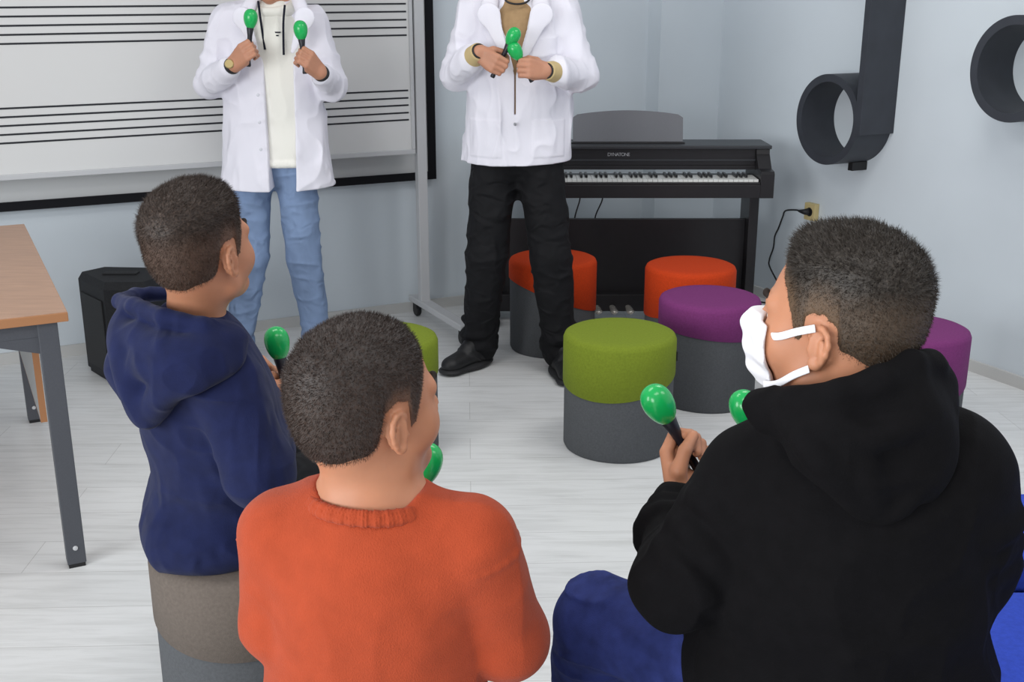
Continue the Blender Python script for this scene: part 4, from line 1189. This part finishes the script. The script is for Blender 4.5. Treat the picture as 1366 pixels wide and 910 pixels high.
def man_jeans():
    y = 4.66
    J = dict(pel=A(-.985, y, .90), neck=A(-.945, y, 1.50), SL=A(-.80, y, 1.435), SR=A(-1.135, y, 1.435))
    J['M'] = tframe(J['pel'], J['neck'], J['SL'], J['SR'])
    J['hf'] = Fr(A(-.945, y - .03, 1.64), heading=180, pitch=-12, sc=1.05)
    J['ER'] = A(-1.222, y - .03, 1.195); J['EL'] = A(-.725, y - .03, 1.19)
    J['GR'] = A(-1.003, y - .235, 1.330); J['ZR'] = A(.12, -.05, .95); J['XR'] = A(.62, -.35, .52); J['keepR'] = True
    J['GL'] = A(-.792, y - .26, 1.305); J['ZL'] = A(-.04, -.05, .95); J['XL'] = A(-.42, -.60, .58); J['keepL'] = True
    J['KR'] = A(-1.10, y - .02, .48); J['KL'] = A(-.875, y - .02, .48)
    J['AR'] = A(-1.185, y + .0, .09); J['AL'] = A(-.84, y + .0, .09); J['TL'] = (.25, -1); J['TR'] = (-.25, -1)
    p = man('man in open white coat over white hoodie and blue jeans, raising two maracas', J, A(-.985, y, 0), SK2, BROW, HAIRB)
    M = J['M']; up, fw, rt = M[:, 2], M[:, 1], M[:, 0]
    s = S(); ends = coat(s, J, y, .79, (.178, .236), .66, (.060, .056, .048))
    s.disp(folds(.012, 7, (1, 1, .45), 2.0)); s.disp(folds(.005, 17, (1, 1, .7), 6.0))
    # open front
    def gap(P):
        u = P[:, 0]; z = P[:, 2]; t = np.clip((z - .78) / .72, 0, 1)
        l = -.975 + .0 * t - .02 * smooth01((z - 1.36) / .14); r = -.872 + .012 * t + .03 * smooth01((z - 1.36) / .14)
        return np.maximum(np.maximum(l - u, u - r), P[:, 1] - (y - .092 + .4 * (z < .872)))
    s.sub((gap, A(-1.1, y - .5, .6), A(-.7, y, 1.62)), .006)
    s.sub(RC(J['neck'] + up * .10, J['neck'] - up * .01, .066, .064), .01)
    s.inter(PL((0, y, .785), A(0, .05, -1)), .003)
    c, _, _ = blob('lab_coat', s, CM, COAT, p)
    # collar and lapels
    for q, x0, x1 in ((-1, -1.005, -.99), (1, -.835, -.85)):
        s = S()
        s.u(RCS(A(x0 + q * .0, y - .08, 1.525), A(x0 + q * .035, y - .145, 1.455), .026, .028, np.eye(3), A(1, .22, 1)), .01)
        s.u(RCS(A(x0 + q * .035, y - .147, 1.455), A(x1, y - .163, 1.33), .032, .010, np.eye(3), A(1, .18, 1)), .008)
        blob('lapel', s, .0032, COAT, c)
    for z in (1.165, 1.06, .955):
        MB().lathe([(.001, -.003), (.0065, -.003), (.0065, .001), (.001, .002)], 14, A(-.992, y - .178 - (1.2 - z) * .05, z), np.stack([A(1, 0, 0), A(0, 0, 1), A(0, -1, 0)], 1)).build('button', BTN, c)
    # white hoodie under the coat
    s = S(); s.u(RCS(A(-.945, y, 1.33), A(-.93, y, .93), .150, .150, M, A(1, .80, 1)), .03)
    s.u(RC(A(-.945, y - .01, 1.46), A(-.945, y - .02, 1.38), .085, .12), .04)
    s.disp(folds(.006, 12, (1, 1, .5)))
    s.us(ring(A(-.93, y, .885), np.eye(3), .143, .112, .014, 30), .01); s.inter(PL((0, 0, .868), A(0, 0, -1)), .004)
    s.sub(RC(J['neck'] + up * .12, J['neck'] - up * .01, .056, .056), .01)
    hd, _, _ = blob('hoodie', s, CM, HOODW, p)
    s = S(); s.us(ring(J['neck'] + A(0, -.02, -.005), np.eye(3) @ rotx(.35), .078, .075, .022, 24), .01); blob('hood', s, CM, HOODW, hd)
    for P in ([A(-.985, y - .10, 1.515), A(-.975, y - .13, 1.46), A(-.968, y - .139, 1.40), A(-.962, y - .140, 1.335)], [A(-.882, y - .105, 1.50), A(-.885, y - .135, 1.44), A(-.888, y - .141, 1.37), A(-.890, y - .141, 1.315)]):
        MB().sweep(smooth_path(P, 6), .0045, 8).build('drawstring', CORDB, hd, smooth=True)
    mb = MB()
    for x, w_, z in ((-.928, .030, 1.400), (-.922, .016, 1.388)):
        mb.box((x, y - .1375, z), (w_, .0015, .0025))
    mb.build('print', CORDB, hd)
    # watch and wrist band
    for q, nm in (('R', 'watch'), ('L', 'wrist_band')):
        E, Wq = J['E' + q], J['W' + q]; fx = nrm(Wq - E); sx = nrm(np.cross(fx, A(0, 0, 1))); My = np.stack([sx, np.cross(fx, sx), fx], 1)
        s = S(); cc = Wq - fx * .006; s.us(ring(cc, My, .0255, .0255, .0065, 20), .003); s.us(ring(cc + fx * .008, My, .0255, .0255, .0065, 20), .003)
        w_, _, _ = blob(nm, s, .003, STRAP, p)
        if q == 'R':
            MB().lathe([(.001, -.004), (.017, -.004), (.018, .002), (.015, .005), (.001, .005)], 24, cc + fx * .004 + nrm(A(-.1, -1, .3)) * .031, np.stack([A(1, 0, 0), nrm(A(0, .3, 1)), nrm(A(-.1, -1, .3))], 1)).build('watch_case', GOLD, w_, smooth=False)
    trousers(p, J, 'jeans', JEAN, (.090, .070, .058), CM * 1.2, .165, .11, .16, bunch=2)
    shoe(p, J['AR'] + A(.01, .05, 0), (-.25, -1), SHOEB, SOLEW); shoe(p, J['AL'] + A(-.01, .05, 0), (.25, -1), SHOEB, SOLEW)
    maraca(J['GR'], J['ZR'], 'green maraca in the hand with the watch, man in blue jeans', up=.122)
    maraca(J['GL'], J['ZL'], 'lower green maraca of the man in blue jeans, in his hand without watch', up=.105)
    return J
man_jeans()

def man_black():
    y = 4.61
    J = dict(pel=A(.02, y, .93), neck=A(.025, y, 1.55), SL=A(.195, y, 1.475), SR=A(-.145, y, 1.475))
    J['M'] = tframe(J['pel'], J['neck'], J['SL'], J['SR'])
    J['hf'] = Fr(A(.025, y - .03, 1.69), heading=180, pitch=-10, sc=1.05)
    J['ER'] = A(-.222, y - .04, 1.235); J['EL'] = A(.272, y - .04, 1.235)
    J['GR'] = A(-.050, y - .26, 1.288); J['ZR'] = A(.42, -.15, .80); J['XR'] = A(.72, -.30, .45)
    J['GL'] = A(.050, y - .27, 1.272); J['ZL'] = A(-.45, -.10, .80); J['XL'] = A(-.85, -.40, .12); J['keepL'] = True
    J['KR'] = A(-.105, y - .03, .50); J['KL'] = A(.160, y - .06, .50)
    J['AR'] = A(-.140, y + .06, .09); J['AL'] = A(.205, y - .03, .09); J['TL'] = (.15, -1); J['TR'] = (-.55, -1)
    p = man('man in buttoned white coat and black trousers, standing before the piano with two maracas', J, A(.02, y, 0), SK2, BROW, HAIRK)
    M = J['M']; up, fw, rt = M[:, 2], M[:, 1], M[:, 0]
    s = S(); ends = coat(s, J, y, .90, (.205, .222), .68, (.066, .064, .056), cut=.075)
    s.disp(folds(.012, 7, (1, 1, .5), 1.0)); s.disp(folds(.005, 17, (1, 1, .7), 6.0))
    def pocket(P):
        o = 0
        for x, z, w_, h_ in ((.125, 1.33, .05, .055), (.145, .995, .065, .075), (-.105, .995, .065, .075)):
            e = np.maximum(np.abs(P[:, 0] - x) - w_, np.abs(P[:, 2] - z) - h_)
            o = o + .0028 * smooth01(-e / .004)
        return -o * (P[:, 1] < y)
    s.disp(pocket)
    def gap(P):
        u = P[:, 0] - .012; z = P[:, 2]
        hw = .075 * np.clip((z - 1.24) / .30, 0, 1) + .0028 * ((z > 1.09) & (z < 1.26))
        return np.maximum(np.abs(u) - hw, P[:, 1] - (y - .105))
    s.sub((gap, A(-.12, y - .5, 1.0), A(.14, y, 1.66)), .004)
    s.sub(RC(J['neck'] + up * .10, J['neck'] - up * .01, .066, .066), .01)
    s.inter(PL((0, y, .895), A(.02, .05, -1)), .003)
    c, _, _ = blob('lab_coat', s, CM, COAT, p)
    for q in (-1, 1):
        s = S()
        s.u(RCS(A(.012 + q * .085, y - .07, 1.56), A(.012 + q * .105, y - .135, 1.47), .028, .036, np.eye(3), A(1, .2, 1)), .01)
        s.u(RCS(A(.012 + q * .095, y - .140, 1.46), A(.012 + q * .028, y - .158, 1.29), .036, .010, np.eye(3), A(1, .16, 1)), .008)
        blob('lapel', s, .0032, COAT, c)
    # pockets
        MB().lathe([(.001, -.003), (.0065, -.003), (.0065, .001), (.001, .002)], 14, A(.012, y - .160, 1.055), np.stack([A(1, 0, 0), A(0, 0, 1), A(0, -1, 0)], 1)).build('button', BTN, c)
    # khaki sweater in the V of the coat, cream cuffs at the wrists
    s = S(); s.u(RCS(A(.015, y, 1.40), A(.015, y, 1.0), .165, .165, M, A(1, .74, 1)), .03); s.u(RC(A(.02, y - .01, 1.52), A(.015, y - .015, 1.40), .085, .12), .04)
    s.us(ring(J['neck'] + A(0, -.012, .01), np.eye(3) @ rotx(.25), .066, .066, .012, 24), .01)
    s.sub(RC(J['neck'] + up * .14, J['neck'] - up * .0, .054, .054), .01)
    sw, _, _ = blob('sweater', s, CM, KHAKI, p)
    for q in 'LR':
        E, Wq = J['E' + q], J['W' + q]; fx = nrm(Wq - E)
        s = S(); s.u(RC(Wq - fx * .10, Wq + fx * .002, .048, .035), .01); s.inter(PL(Wq + fx * .012, fx), .003); blob('cuff', s, .0032, CREAM, sw)
        sx = nrm(np.cross(fx, A(0, 0, 1))); My = np.stack([sx, np.cross(fx, sx), fx], 1)
        s = S(); s.us(ring(Wq + fx * .014, My, .0265, .0265, .0035, 20), .003); blob('bracelet', s, .0025, STRAP, p)
    pts = [A(-.035, y - .115, 1.545), A(-.02, y - .128, 1.515), A(.02, y - .133, 1.505), A(.06, y - .128, 1.515), A(.078, y - .115, 1.545)]
    MB().sweep(smooth_path(pts, 6), .004, 8).build('necklace', STRAP, p, smooth=True)
    tr = trousers(p, J, 'trousers', BLKT, (.100, .086, .070), CM * 1.2, .175, .12, .16, bunch=3)
    shoe(p, J['AR'] + A(.035, .05, 0), (-.75, -1), SHOEB, SOLEB, .30, .0035); shoe(p, J['AL'] + A(0, .05, 0), (.15, -1), SHOEB, SOLEB, .29, .0035)
    maraca(J['GR'], J['ZR'], 'upper of two touching green maracas, man in black trousers', up=.115)
    maraca(J['GL'], J['ZL'], 'lower of two touching green maracas, man in black trousers', up=.075)
    return J
man_black()

# ------------------------------------------------------------------ light: ambient world light, added side fill and the ceiling lamps of the room
w = bpy.data.worlds.new('world'); SC.world = w; w.use_nodes = True
bg = w.node_tree.nodes['Background']; bg.inputs['Color'].default_value = (.92, .95, 1.0, 1); bg.inputs['Strength'].default_value = .55
def lamp(name, loc, rot, power, sx, sy, col=(1, .985, .96)):
    l = bpy.data.lights.new(name, 'AREA'); l.shape = 'RECTANGLE'; l.size = sx; l.size_y = sy; l.energy = power; l.color = col
    o = bpy.data.objects.new(name, l); COL.objects.link(o); o.location = Vector(loc); o.rotation_euler = rot
for a in (.4, 2.5):
    for b in (.3, 2.7): lamp('ceiling_lamp', RM(a, b, 2.85), (0, 0, ROOM_ANGLE), 17, 1.2, .6)
# unseen side lights added to brighten the wall with the note shelves
for b in (-1.2, 1.2): lamp('side_fill', RM(-3.2, b, 1.55), (math.pi / 2, 0, ROOM_ANGLE - math.pi / 2), 110, 1.9, 1.7, (.95, .98, 1.0))
